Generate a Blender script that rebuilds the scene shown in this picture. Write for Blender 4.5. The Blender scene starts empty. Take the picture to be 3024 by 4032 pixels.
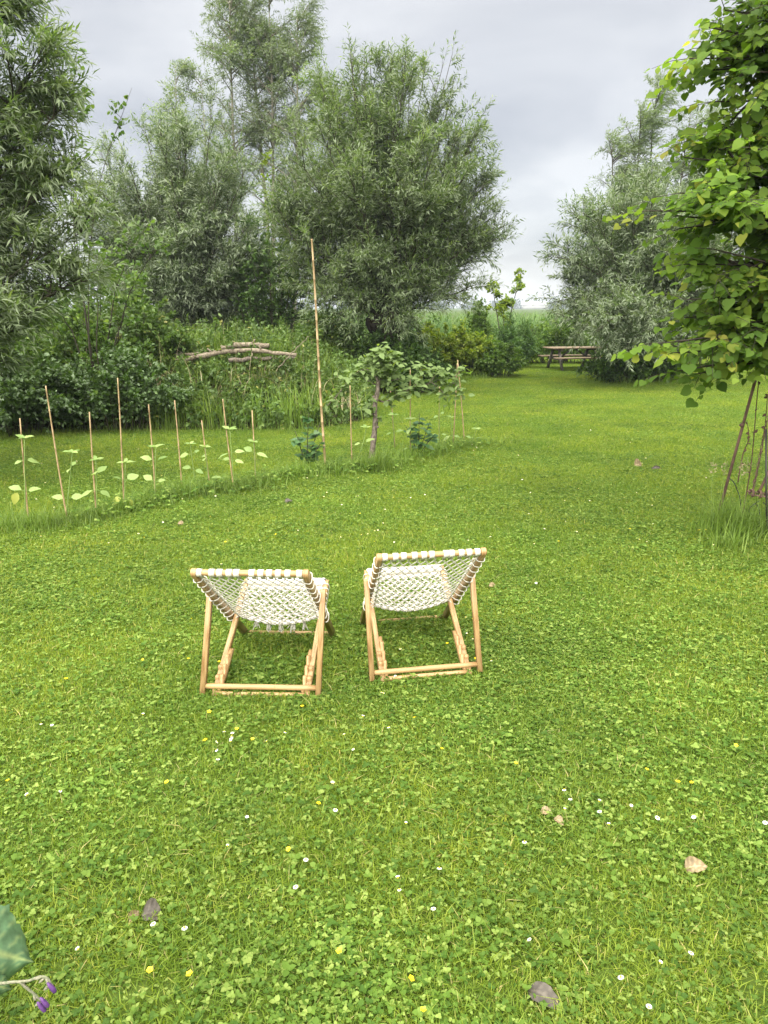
import bpy, math
import numpy as np
from mathutils import Vector, Matrix

SC = bpy.context.scene
COL = SC.collection
rng = np.random.default_rng(7)
rad = math.radians

# ------------------------------------------------------------------ camera
CAM_H, PITCH, FPX = 2.0, rad(15.5), 2910.0            # metres, down, photo pixels
cam_d = bpy.data.cameras.new('camera')
cam_d.sensor_fit = 'VERTICAL'; cam_d.sensor_height = 36.0
cam_d.lens = FPX / 4032 * 36
cam_d.clip_start = 0.05; cam_d.clip_end = 6000
cam = bpy.data.objects.new('camera', cam_d); COL.objects.link(cam)
cam.location = (0, 0, CAM_H); cam.rotation_euler = (math.pi / 2 - PITCH, 0, 0)
SC.camera = cam
SC.render.resolution_x, SC.render.resolution_y = 768, 1024

# ------------------------------------------------------------------ overcast sky
SUN_EL, SUN_AZ = rad(62), rad(205)                    # high, behind the camera, spread wide by cloud
world = bpy.data.worlds.new('World'); SC.world = world; world.use_nodes = True
nt = world.node_tree; nt.nodes.clear()
def wn(t, **kw):
    n = nt.nodes.new(t)
    for k, v in kw.items(): setattr(n, k, v)
    return n
sky = wn('ShaderNodeTexSky', sky_type='NISHITA', sun_disc=False)
sky.sun_elevation = SUN_EL; sky.sun_rotation = SUN_AZ
tc = wn('ShaderNodeTexCoord')
sep = wn('ShaderNodeSeparateXYZ'); nt.links.new(tc.outputs['Generated'], sep.inputs[0])
zadd = wn('ShaderNodeMath', operation='ADD'); zadd.inputs[1].default_value = 0.22
zabs = wn('ShaderNodeMath', operation='ABSOLUTE'); nt.links.new(sep.outputs[2], zabs.inputs[0]); nt.links.new(zabs.outputs[0], zadd.inputs[0])
dv = wn('ShaderNodeVectorMath', operation='DIVIDE')
cz = wn('ShaderNodeCombineXYZ')
for i in range(3): nt.links.new(zadd.outputs[0], cz.inputs[i])
nt.links.new(tc.outputs['Generated'], dv.inputs[0]); nt.links.new(cz.outputs[0], dv.inputs[1])
n1 = wn('ShaderNodeTexNoise'); n1.inputs['Scale'].default_value = 1.15; n1.inputs['Detail'].default_value = 7; n1.inputs['Roughness'].default_value = 0.52
n1.inputs['Distortion'].default_value = 0.35
mp = wn('ShaderNodeMapping'); mp.inputs['Location'].default_value = (4.45, 1.3, 0.2)
nt.links.new(dv.outputs[0], mp.inputs[0]); nt.links.new(mp.outputs[0], n1.inputs['Vector'])
cr = wn('ShaderNodeValToRGB'); nt.links.new(n1.outputs['Fac'], cr.inputs[0])
cr.color_ramp.elements[0].position = 0.38; cr.color_ramp.elements[0].color = (0.66, 0.67, 0.705, 1)
cr.color_ramp.elements[1].position = 0.60; cr.color_ramp.elements[1].color = (1.0, 1.0, 1.0, 1)
sc_ = wn('ShaderNodeVectorMath', operation='SCALE'); sc_.inputs['Scale'].default_value = .76
nt.links.new(cr.outputs[0], sc_.inputs[0])
mx = wn('ShaderNodeMix', data_type='RGBA'); mx.inputs[0].default_value = 0.97
nt.links.new(sky.outputs[0], mx.inputs[6]); nt.links.new(sc_.outputs[0], mx.inputs[7])
bg = wn('ShaderNodeBackground'); bg.inputs[1].default_value = 0.1
out = wn('ShaderNodeOutputWorld'); nt.links.new(mx.outputs[2], bg.inputs[0]); nt.links.new(bg.outputs[0], out.inputs[0])

sun_d = bpy.data.lights.new('sun', 'SUN'); sun_d.energy = 1.5; sun_d.angle = rad(110); sun_d.color = (1.0, 0.965, 0.87)
sun = bpy.data.objects.new('sun', sun_d); COL.objects.link(sun)
sd = Vector((math.sin(SUN_AZ) * math.cos(SUN_EL), math.cos(SUN_AZ) * math.cos(SUN_EL), math.sin(SUN_EL)))
sun.rotation_euler = sd.to_track_quat('Z', 'Y').to_euler()
SC.view_settings.view_transform = 'Standard'; SC.view_settings.look = 'None'
SC.view_settings.exposure = 3.4; SC.view_settings.gamma = 1.0; SC.view_settings.use_curve_mapping = False
SC.render.engine = 'CYCLES'
SC.cycles.max_bounces = 6; SC.cycles.diffuse_bounces = 3; SC.cycles.transmission_bounces = 4; SC.cycles.glossy_bounces = 2
SC.cycles.transparent_max_bounces = 4
SC.cycles.use_denoising = True; SC.cycles.denoising_prefilter = 'ACCURATE'
SC.cycles.caustics_reflective = False; SC.cycles.caustics_refractive = False

# ------------------------------------------------------------------ pixel -> place helpers (photo pixels)
CP, SP = math.cos(PITCH), math.sin(PITCH)
def ray(u, v):
    a, b = (u - 1512) / FPX, -(v - 2016) / FPX
    return np.array([a, CP + b * SP, -SP + b * CP])
def G(u, v, z=0.0):
    r = ray(u, v); t = (z - CAM_H) / r[2]
    return np.array([r[0] * t, r[1] * t, z])
def D(u, v, y):
    r = ray(u, v); t = y / r[1]
    return np.array([r[0] * t, y, CAM_H + r[2] * t])

# ------------------------------------------------------------------ mesh helpers
def nrm(a): return a / np.maximum(np.linalg.norm(a, axis=-1, keepdims=True), 1e-9)
def rnd_unit(n): return nrm(rng.normal(size=(n, 3)))
def mesh(name, V, Fs, mats, rnd=None, smooth=False, midx=None):
    V = np.ascontiguousarray(V, dtype=np.float32).reshape(-1, 3)
    Fs = [np.asarray(f, dtype=np.int32) for f in Fs if len(f)]
    me = bpy.data.meshes.new(name)
    me.vertices.add(len(V)); me.vertices.foreach_set('co', V.ravel())
    loops = np.concatenate([f.ravel() for f in Fs])
    tot = np.concatenate([np.full(len(f), f.shape[1], np.int32) for f in Fs])
    st = np.concatenate([[0], np.cumsum(tot)[:-1]]).astype(np.int32)
    me.loops.add(len(loops)); me.loops.foreach_set('vertex_index', loops)
    me.polygons.add(len(tot)); me.polygons.foreach_set('loop_start', st)
    if midx is not None: me.polygons.foreach_set('material_index', np.asarray(midx, np.int32))
    if smooth: me.polygons.foreach_set('use_smooth', np.ones(len(tot), bool))
    if rnd is not None:
        at = me.attributes.new('rnd', 'FLOAT', 'POINT'); at.data.foreach_set('value', np.asarray(rnd, np.float32))
    for m in (mats if isinstance(mats, (list, tuple)) else [mats]): me.materials.append(m)
    me.update(calc_edges=True); me.validate()
    return me
def link(name, data, parent=None, loc=None, kind=None):
    o = bpy.data.objects.new(name, data); COL.objects.link(o)
    if parent is not None: o.parent = parent
    if loc is not None: o.location = loc
    if kind: o['kind'] = kind
    return o
def tag(o, label, cat, group=None):
    o['label'] = label; o['category'] = cat
    if group: o['group'] = group
    return o
def thing(name, label, cat, loc=(0, 0, 0), group=None, rz=0.0):
    o = bpy.data.objects.new(name, None); COL.objects.link(o); o.empty_display_size = 0.1
    o.location = loc; o.rotation_euler = (0, 0, rz)
    return tag(o, label, cat, group)

class Acc:
    """collects vertex / face blocks into one mesh"""
    def __init__(s): s.V = []; s.F = {}; s.R = []; s.n = 0
    def add(s, V, Fs, r=None):
        V = np.asarray(V, np.float32).reshape(-1, 3)
        for f in Fs:
            f = np.asarray(f, np.int32)
            if len(f): s.F.setdefault(f.shape[1], []).append(f + s.n)
        s.V.append(V); s.R.append(np.full(len(V), 0.5, np.float32) if r is None else np.asarray(r, np.float32)); s.n += len(V)
    def mesh(s, name, mats, smooth=False, off=None):
        V = np.concatenate(s.V)
        if off is not None: V = V - np.asarray(off, np.float32)
        return mesh(name, V, [np.concatenate(f) for f in s.F.values()], mats, np.concatenate(s.R), smooth)

def tubes(P, R, k=6, caps=False):
    """P (N,n,3) paths, R (N,n) radii -> verts, faces"""
    P = np.asarray(P, float); R = np.asarray(R, float)
    if P.ndim == 2: P = P[None]
    R = R.reshape(P.shape[:2])
    N, n, _ = P.shape
    T = np.gradient(P, axis=1) if n > 2 else np.repeat((P[:, 1:] - P[:, :1]), 2, axis=1)
    T = nrm(T)
    mt = nrm(T.mean(axis=1))
    ref = np.where(np.abs(mt[:, 2:3]) > 0.8, np.array([[1., 0, 0]]), np.array([[0, 0, 1.]]))
    A = nrm(np.cross(T, ref[:, None, :])); B = np.cross(T, A)
    th = np.arange(k) / k * 2 * math.pi
    V = P[:, :, None, :] + R[:, :, None, None] * (A[:, :, None, :] * np.cos(th)[None, None, :, None] + B[:, :, None, :] * np.sin(th)[None, None, :, None])
    i = np.arange(N)[:, None, None]; j = np.arange(n - 1)[None, :, None]; q = np.arange(k)[None, None, :]
    b = i * n * k + j * k
    F = np.stack([b + q, b + (q + 1) % k, b + k + (q + 1) % k, b + k + q], -1).reshape(-1, 4)
    Fs = [F]
    if caps:
        b0 = np.arange(N)[:, None] * n * k
        Fs.append(b0 + np.arange(k)[::-1][None]); Fs.append(b0 + (n - 1) * k + np.arange(k)[None])
    return V.reshape(-1, 3), Fs
def tube_mesh(name, P, R, mat, k=8, parent=None, off=(0, 0, 0), smooth=True):
    P = np.asarray(P, float) - np.asarray(off)
    R = np.full(P.shape[:-1], R) if np.isscalar(R) else R
    V, Fs = tubes(P, R, k, True)
    return link(name, mesh(name, V, Fs, mat, smooth=smooth), parent)
def bez(p0, p1, p2, n):
    t = np.linspace(0, 1, n)[None, :, None] if np.ndim(p0) == 2 else np.linspace(0, 1, n)[:, None]
    if np.ndim(p0) == 2: p0, p1, p2 = p0[:, None], p1[:, None], p2[:, None]
    return (1 - t) ** 2 * p0 + 2 * t * (1 - t) * p1 + t ** 2 * p2
def smooth_path(pts, n):
    pts = np.asarray(pts, float); m = len(pts); s = np.linspace(0, m - 1, n); out_ = []
    for x in s:
        i = min(int(x), m - 2); f = x - i
        p0, p1, p2, p3 = pts[max(i - 1, 0)], pts[i], pts[i + 1], pts[min(i + 2, m - 1)]
        out_.append(0.5 * (2 * p1 + (p2 - p0) * f + (2 * p0 - 5 * p1 + 4 * p2 - p3) * f * f + (3 * p1 - p0 - 3 * p2 + p3) * f ** 3))
    return np.array(out_)

# leaf templates: x along, y across (units of width), z lift (units of length)
T_WILLOW = (np.array([[0, 0, 0], [.42, .5, .05], [1, 0, -.10], [.42, -.5, .05]]), [[0, 1, 2, 3]])
T_OVATE = (np.array([[0, 0, 0], [.28, .46, .06], [.62, .40, .04], [1, 0, -.08], [.62, -.40, .04], [.28, -.46, .06]]), [[0, 1, 2, 3], [0, 3, 4, 5]])
T_OV2 = (np.array([[0, 0, 0], [.45, .5, .06], [1, 0, -.08], [.45, -.5, .06]]), [[0, 1, 2, 3]])
T_HEART = (np.array([[0.08, 0, 0], [-.02, .22, .03], [.12, .47, .03], [.40, .53, .01], [.70, .34, -.03], [1, 0, -.14],
                     [.70, -.34, -.03], [.40, -.53, .01], [.12, -.47, .03], [-.02, -.22, .03], [.48, 0, -.045]]),
           [[0, 1, 2, 10], [10, 2, 3, 4], [10, 4, 5, 6], [10, 6, 7, 8], [10, 8, 9, 0]])
def leaves(O, Dr, Nn, L, W, T, rv):
    O, Dr, Nn = np.asarray(O), nrm(np.asarray(Dr)), np.asarray(Nn)
    S = nrm(np.cross(Nn, Dr)); U = np.cross(Dr, S)
    tp, tf = T; m = len(tp); n = len(O)
    L = np.broadcast_to(L, (n,)); W = np.broadcast_to(W, (n,))
    V = O[:, None] + Dr[:, None] * (L[:, None] * tp[None, :, 0])[..., None] + S[:, None] * (W[:, None] * tp[None, :, 1])[..., None] + U[:, None] * (L[:, None] * tp[None, :, 2])[..., None]
    F = (np.arange(n)[:, None, None] * m + np.asarray(tf)[None]).reshape(-1, 4)
    return V.reshape(-1, 3), [F], np.repeat(rv, m)
def blades(O, az, H, W, bend, rv, seg=3):
    """curved upright grass blades"""
    n = len(O); t = np.linspace(0, 1, seg + 1)
    d = np.stack([np.cos(az), np.sin(az), np.zeros(n)], -1); s = np.stack([-np.sin(az), np.cos(az), np.zeros(n)], -1)
    out_ = bend[:, None] * H[:, None] * t[None] ** 2
    up = H[:, None] * (t[None] - 0.35 * np.minimum(bend, 1.6)[:, None] * t[None] ** 2.2)
    C = O[:, None] + d[:, None] * out_[..., None]; C[..., 2] += up
    w = W[:, None] * (1 - t[None] ** 1.6) * 0.5 + 0.0001
    V = np.stack([C - s[:, None] * w[..., None], C + s[:, None] * w[..., None]], 2)
    b = np.arange(n)[:, None] * (seg + 1) * 2 + np.arange(seg)[None] * 2
    F = np.stack([b, b + 1, b + 3, b + 2], -1).reshape(-1, 4)
    return V.reshape(-1, 3), [F], np.repeat(rv, (seg + 1) * 2)

# ------------------------------------------------------------------ materials
def mat_new(name):
    m = bpy.data.materials.new(name); m.use_nodes = True; t = m.node_tree; t.nodes.clear()
    return m, t, t.nodes.new('ShaderNodeOutputMaterial')
def leaf_mat(name, stops, under=None, trans=0.3, rough=0.5, spec=0.3, var=0.35, vscale=0.8, tboost=1.5):
    """stops: list of (pos, rgb) over the per-leaf random value"""
    m, t, o = mat_new(name); N, L = t.nodes, t.links
    at = N.new('ShaderNodeAttribute'); at.attribute_name = 'rnd'
    r = N.new('ShaderNodeValToRGB'); L.new(at.outputs['Fac'], r.inputs[0])
    e = r.color_ramp.elements
    while len(e) < len(stops): e.new(0.5)
    for i, (p, c) in enumerate(stops): e[i].position = p; e[i].color = (*c, 1)
    g = N.new('ShaderNodeNewGeometry')
    ns = N.new('ShaderNodeTexNoise'); ns.inputs['Scale'].default_value = vscale; ns.inputs['Detail'].default_value = 3
    L.new(g.outputs['Position'], ns.inputs['Vector'])
    mr = N.new('ShaderNodeMapRange'); mr.inputs[1].default_value = 0.3; mr.inputs[2].default_value = 0.7
    mr.inputs[3].default_value = 1 - var; mr.inputs[4].default_value = 1 + var
    L.new(ns.outputs['Fac'], mr.inputs[0])
    sc = N.new('ShaderNodeVectorMath'); sc.operation = 'SCALE'; L.new(r.outputs[0], sc.inputs[0]); L.new(mr.outputs[0], sc.inputs['Scale'])
    col = sc.outputs[0]
    if under is not None:
        mu = N.new('ShaderNodeMix'); mu.data_type = 'RGBA'; L.new(g.outputs['Backfacing'], mu.inputs[0])
        L.new(col, mu.inputs[6]); mu.inputs[7].default_value = (*under, 1); col = mu.outputs[2]
    p = N.new('ShaderNodeBsdfPrincipled'); L.new(col, p.inputs['Base Color']); p.inputs['Roughness'].default_value = rough
    p.inputs['Specular IOR Level'].default_value = spec
    tr = N.new('ShaderNodeBsdfTranslucent')
    tb = N.new('ShaderNodeVectorMath'); tb.operation = 'MULTIPLY'; tb.inputs[1].default_value = (tboost * 1.05, tboost * 1.1, tboost * 0.55)
    L.new(col, tb.inputs[0]); L.new(tb.outputs[0], tr.inputs[0])
    ms = N.new('ShaderNodeMixShader'); ms.inputs[0].default_value = trans
    L.new(p.outputs[0], ms.inputs[1]); L.new(tr.outputs[0], ms.inputs[2]); L.new(ms.outputs[0], o.inputs[0])
    return m
def solid_mat(name, c1, c2, scale=(8, 8, 8), rough=0.7, bump=0.2, detail=5, spec=0.3, dist=0.0, coord='Object', rnd=False):
    m, t, o = mat_new(name); N, L = t.nodes, t.links
    tcn = N.new('ShaderNodeTexCoord'); mpn = N.new('ShaderNodeMapping'); mpn.inputs['Scale'].default_value = scale
    L.new(tcn.outputs[coord], mpn.inputs[0])
    ns = N.new('ShaderNodeTexNoise'); ns.inputs['Scale'].default_value = 1; ns.inputs['Detail'].default_value = detail; ns.inputs['Distortion'].default_value = dist
    L.new(mpn.outputs[0], ns.inputs['Vector'])
    r = N.new('ShaderNodeValToRGB'); L.new(ns.outputs['Fac'], r.inputs[0])
    r.color_ramp.elements[0].position = 0.32; r.color_ramp.elements[0].color = (*c1, 1)
    r.color_ramp.elements[1].position = 0.68; r.color_ramp.elements[1].color = (*c2, 1)
    p = N.new('ShaderNodeBsdfPrincipled'); L.new(r.outputs[0], p.inputs['Base Color']); p.inputs['Roughness'].default_value = rough
    p.inputs['Specular IOR Level'].default_value = spec
    b = N.new('ShaderNodeBump'); b.inputs['Strength'].default_value = bump; b.inputs['Distance'].default_value = 0.02
    L.new(ns.outputs['Fac'], b.inputs['Height']); L.new(b.outputs[0], p.inputs['Normal'])
    L.new(p.outputs[0], o.inputs[0])
    return m

M_WOOD = solid_mat('bamboo_wood', (.23, .128, .050), (.42, .275, .128), (120, 9, 9), rough=0.42, bump=0.05, spec=0.4)
M_WOODX = solid_mat('bamboo_wood_cross', (.24, .138, .055), (.43, .285, .135), (6, 150, 150), rough=0.42, bump=0.05, spec=0.4)
M_CORD = solid_mat('cotton_cord', (.44, .415, .36), (.62, .595, .53), (260, 260, 260), rough=0.9, bump=0.3, spec=0.1)
M_BARK = solid_mat('willow_bark', (.018, .015, .012), (.055, .046, .035), (9, 9, 3), rough=0.9, bump=0.9, spec=0.1, dist=0.6)
M_TWIG = solid_mat('willow_twig', (.030, .028, .020), (.065, .056, .038), (4, 4, 4), rough=0.8, bump=0.1, spec=0.2)
M_TWIGP = solid_mat('pale_twig', (.14, .13, .10), (.24, .22, .18), (3, 3, 1), rough=0.8, bump=0.1, spec=0.2)
M_APPLEBARK = solid_mat('apple_bark', (.07, .055, .045), (.23, .19, .155), (40, 40, 22), rough=0.9, bump=0.9, spec=0.1, dist=0.5)
M_LOG = solid_mat('weathered_log', (.10, .078, .056), (.30, .25, .19), (18, 18, 18), rough=0.85, bump=0.5, spec=0.1, dist=1.0)
M_CANE = solid_mat('bamboo_cane', (.20, .135, .068), (.40, .285, .155), (20, 20, 7), rough=0.5, bump=0.1, spec=0.3)
M_RUST = solid_mat('rusty_iron', (.065, .036, .028), (.17, .10, .078), (30, 30, 12), rough=0.75, bump=0.4, spec=0.3)
M_IRON = solid_mat('black_iron', (.012, .012, .012), (.030, .028, .026), (20, 20, 20), rough=0.5, bump=0.2, spec=0.4)
M_DEAD = solid_mat('dead_stem', (.06, .035, .026), (.13, .08, .055), (20, 20, 20), rough=0.9, bump=0.2, spec=0.1)
M_TABTOP = solid_mat('table_plank', (.15, .112, .072), (.26, .195, .130), (3, 40, 40), rough=0.6, bump=0.1)
M_TABLEG = solid_mat('grey_timber', (.075, .068, .058), (.15, .135, .115), (12, 12, 4), rough=0.8, bump=0.2)
M_SOIL = solid_mat('soil', (.020, .022, .010), (.045, .048, .020), (3, 3, 3), rough=1, bump=0.6, spec=0.05)
M_GROUND = solid_mat('turf_base', (.035, .055, .010), (.065, .095, .016), (1.5, 1.5, 1.5), rough=1, bump=0.4, spec=0.05, detail=8)
M_ROOF = solid_mat('grey_roof', (.28, .29, .31), (.36, .37, .39), (.2, .2, .2), rough=0.6, bump=0.0)
M_WALL = solid_mat('pale_wall', (.34, .33, .32), (.42, .41, .40), (.2, .2, .2), rough=0.8, bump=0.0)
M_STEM = solid_mat('green_stem', (.13, .20, .05), (.21, .28, .08), (30, 30, 10), rough=0.5, bump=0.05)

def grass_mat():
    m, t, o = mat_new('lawn_blade'); N, L = t.nodes, t.links
    at = N.new('ShaderNodeAttribute'); at.attribute_name = 'rnd'
    r = N.new('ShaderNodeValToRGB'); L.new(at.outputs['Fac'], r.inputs[0]); e = r.color_ramp.elements
    for _ in range(3): e.new(.5)
    for i, (p, c) in enumerate([(0, (.060, .110, .012)), (.45, (.140, .210, .026)), (.82, (.252, .318, .052)), (.93, (.34, .34, .11)), (1, (.47, .40, .21))]):
        e[i].position = p; e[i].color = (*c, 1)
    g = N.new('ShaderNodeNewGeometry')
    n1 = N.new('ShaderNodeTexNoise'); n1.inputs['Scale'].default_value = 0.6; n1.inputs['Detail'].default_value = 7; n1.inputs['Roughness'].default_value = 0.72
    L.new(g.outputs['Position'], n1.inputs['Vector'])
    ramp = N.new('ShaderNodeValToRGB'); L.new(n1.outputs['Fac'], ramp.inputs[0])
    ramp.color_ramp.elements[0].position = .36; ramp.color_ramp.elements[0].color = (.74, .86, .80, 1)
    ramp.color_ramp.elements[1].position = .64; ramp.color_ramp.elements[1].color = (1.36, 1.22, 1.08, 1)
    mu = N.new('ShaderNodeVectorMath'); mu.operation = 'MULTIPLY'; L.new(r.outputs[0], mu.inputs[0]); L.new(ramp.outputs[0], mu.inputs[1])
    p = N.new('ShaderNodeBsdfPrincipled'); L.new(mu.outputs[0], p.inputs['Base Color']); p.inputs['Roughness'].default_value = .55; p.inputs['Specular IOR Level'].default_value = .2
    tr = N.new('ShaderNodeBsdfTranslucent'); tb = N.new('ShaderNodeVectorMath'); tb.operation = 'MULTIPLY'; tb.inputs[1].default_value = (1.75, 1.8, .6)
    L.new(mu.outputs[0], tb.inputs[0]); L.new(tb.outputs[0], tr.inputs[0])
    ms = N.new('ShaderNodeMixShader'); ms.inputs[0].default_value = .45
    L.new(p.outputs[0], ms.inputs[1]); L.new(tr.outputs[0], ms.inputs[2]); L.new(ms.outputs[0], o.inputs[0])
    return m
M_LAWN = grass_mat()
M_CLOVER = leaf_mat('clover_leaf', [(0, (.044, .094, .012)), (.6, (.106, .180, .025)), (1, (.230, .298, .070))], trans=.35, var=.25, vscale=.9, spec=.15, rough=.6)
M_WILLOW = leaf_mat('willow_leaf', [(0, (.054, .094, .029)), (.6, (.112, .164, .052)), (1, (.205, .260, .084))], under=(.17, .21, .120), trans=.36, spec=.3, rough=.45, vscale=.5)
M_WILLOWD = leaf_mat('dusky_willow_leaf', [(0, (.052, .090, .036)), (.6, (.104, .150, .061)), (1, (.180, .230, .094))], under=(.205, .245, .160), trans=.36, spec=.3, rough=.45, vscale=.5)
M_WILLOWB = leaf_mat('white_willow_leaf', [(0, (.100, .150, .060)), (.6, (.155, .215, .085)), (1, (.230, .290, .110))], under=(.18, .21, .15), trans=.3, vscale=.4)
M_HAZEL = leaf_mat('hazel_leaf', [(0, (.060, .120, .022)), (.6, (.105, .175, .032)), (1, (.170, .240, .050))], trans=.35)
M_LINDEN = leaf_mat('lime_leaf', [(0, (.052, .100, .014)), (.5, (.100, .164, .022)), (.85, (.170, .232, .034)), (1, (.250, .245, .045))], trans=.46, rough=.6, spec=.14, var=.3, vscale=1.3, tboost=1.9)
M_BRAMBLE = leaf_mat('bramble_leaf', [(0, (.036, .076, .014)), (.6, (.072, .130, .024)), (1, (.135, .205, .044))], under=(.085, .14, .045), trans=.2, spec=.4, rough=.4)
M_NETTLE = leaf_mat('nettle_leaf', [(0, (.050, .095, .020)), (.6, (.092, .150, .032)), (.93, (.145, .205, .046)), (1, (.26, .25, .07))], trans=.25)
M_TALLG = leaf_mat('tall_grass_blade', [(0, (.075, .130, .018)), (.6, (.125, .195, .030)), (1, (.20, .265, .050))], trans=.35)
M_STRAW = leaf_mat('straw', [(0, (.20, .155, .085)), (1, (.44, .37, .23))], trans=.2, var=.15)
M_GOLD = leaf_mat('golden_shrub_leaf', [(0, (.090, .150, .016)), (.5, (.170, .235, .022)), (1, (.270, .310, .036))], trans=.35)
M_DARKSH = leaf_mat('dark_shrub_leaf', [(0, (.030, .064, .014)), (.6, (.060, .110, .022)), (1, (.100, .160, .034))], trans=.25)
M_REED = leaf_mat('reed_blade', [(0, (.045, .100, .026)), (.6, (.080, .150, .036)), (1, (.135, .205, .060))], trans=.3, var=.2)
M_SUNF = leaf_mat('sunflower_leaf', [(0, (.15, .235, .060)), (1, (.28, .36, .12))], trans=.3, var=.1)
M_SUNFY = leaf_mat('yellowed_leaf', [(0, (.26, .31, .06)), (1, (.32, .33, .07))], trans=.3, var=.1)
M_APPLE = leaf_mat('apple_leaf', [(0, (.080, .145, .024)), (.6, (.135, .210, .038)), (1, (.230, .290, .058))], under=(.15, .21, .075), trans=.35, spec=.15, rough=.6)
M_ALDER = leaf_mat('sapling_leaf', [(0, (.036, .088, .030)), (.6, (.060, .125, .042)), (1, (.120, .190, .080))], trans=.25)
M_FAR = leaf_mat('far_foliage', [(0, (.020, .040, .022)), (1, (.050, .078, .038))], trans=.1, vscale=.02)
M_COMFREY = leaf_mat('comfrey_leaf', [(0, (.062, .120, .056)), (.3, (.086, .155, .076)), (1, (.24, .30, .12))], trans=.2, var=.3, vscale=30, rough=.6)
M_DRYLEAF = leaf_mat('dry_leaf', [(0, (.115, .082, .042)), (.5, (.225, .168, .092)), (1, (.34, .275, .160))], trans=.15, var=.3, vscale=30)
M_GREYLEAF = leaf_mat('grey_dead_leaf', [(0, (.035, .029, .023)), (1, (.105, .090, .070))], trans=.1, var=.3, vscale=30)
M_WHITE = solid_mat('white_petal', (.72, .72, .70), (.82, .82, .80), (50, 50, 50), rough=.6, bump=0)
M_YELLOW = solid_mat('yellow_petal', (.78, .58, .015), (.85, .66, .02), (50, 50, 50), rough=.35, bump=0)
M_PURPLE = solid_mat('purple_petal', (.055, .022, .10), (.12, .048, .18), (90, 90, 90), rough=.5, bump=0)
M_HAIRY = solid_mat('hairy_stem', (.11, .13, .07), (.24, .22, .16), (140, 140, 140), rough=.9, bump=.5)

# ------------------------------------------------------------------ ground and mound
def disc(name, r, z, mat, n=96):
    rings = [0.0, 6, 15, 30, 60, 150, 400, 1000, r]; V = [[0, 0, z]]; F4 = []; F3 = []
    for rr in rings[1:]:
        for i in range(n): a = i / n * 2 * math.pi; V.append([rr * math.cos(a), 20 + rr * math.sin(a), z])
    V[0] = [0, 20, z]
    for i in range(n): F3.append([0, 1 + i, 1 + (i + 1) % n])
    for k in range(len(rings) - 2):
        for i in range(n):
            a = 1 + k * n + i; b = 1 + k * n + (i + 1) % n; F4.append([a, a + n, b + n, b])
    return link(name, mesh(name, V, [np.array(F3), np.array(F4)], mat), kind='structure')
disc('ground', 1500, 0, M_GROUND)

def mound_h(x, y):
    """soil bank at the left, running back under the willows"""
    x = np.asarray(x, float); y = np.asarray(y, float)
    fx = 1 / (1 + np.exp((x + 1.15) * 3.2)) * (0.55 + 0.45 / (1 + np.exp(-(x + 6.6) * 1.6)))
    fy = 1 / (1 + np.exp(-(y - 13.25 - 0.10 * np.maximum(-x - 5, 0) ** 2 * 0) * 3.0)) * 1 / (1 + np.exp((y - 20.5) * 0.9))
    bump = 0.07 * np.sin(x * 1.7 + 1) * np.sin(y * 1.3)
    return np.maximum(0, (.95 + bump) * fx * fy - 0.03)
gx, gy = np.meshgrid(np.linspace(-12, 1.2, 67), np.linspace(11, 25, 57))
gz = mound_h(gx, gy) - 0.012
idx = np.arange(67 * 57).reshape(57, 67)
Fm = np.stack([idx[:-1, :-1], idx[:-1, 1:], idx[1:, 1:], idx[1:, :-1]], -1).reshape(-1, 4)
link('mound', mesh('mound', np.stack([gx, gy, gz], -1).reshape(-1, 3), [Fm], M_SOIL, smooth=True), kind='structure')

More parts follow.
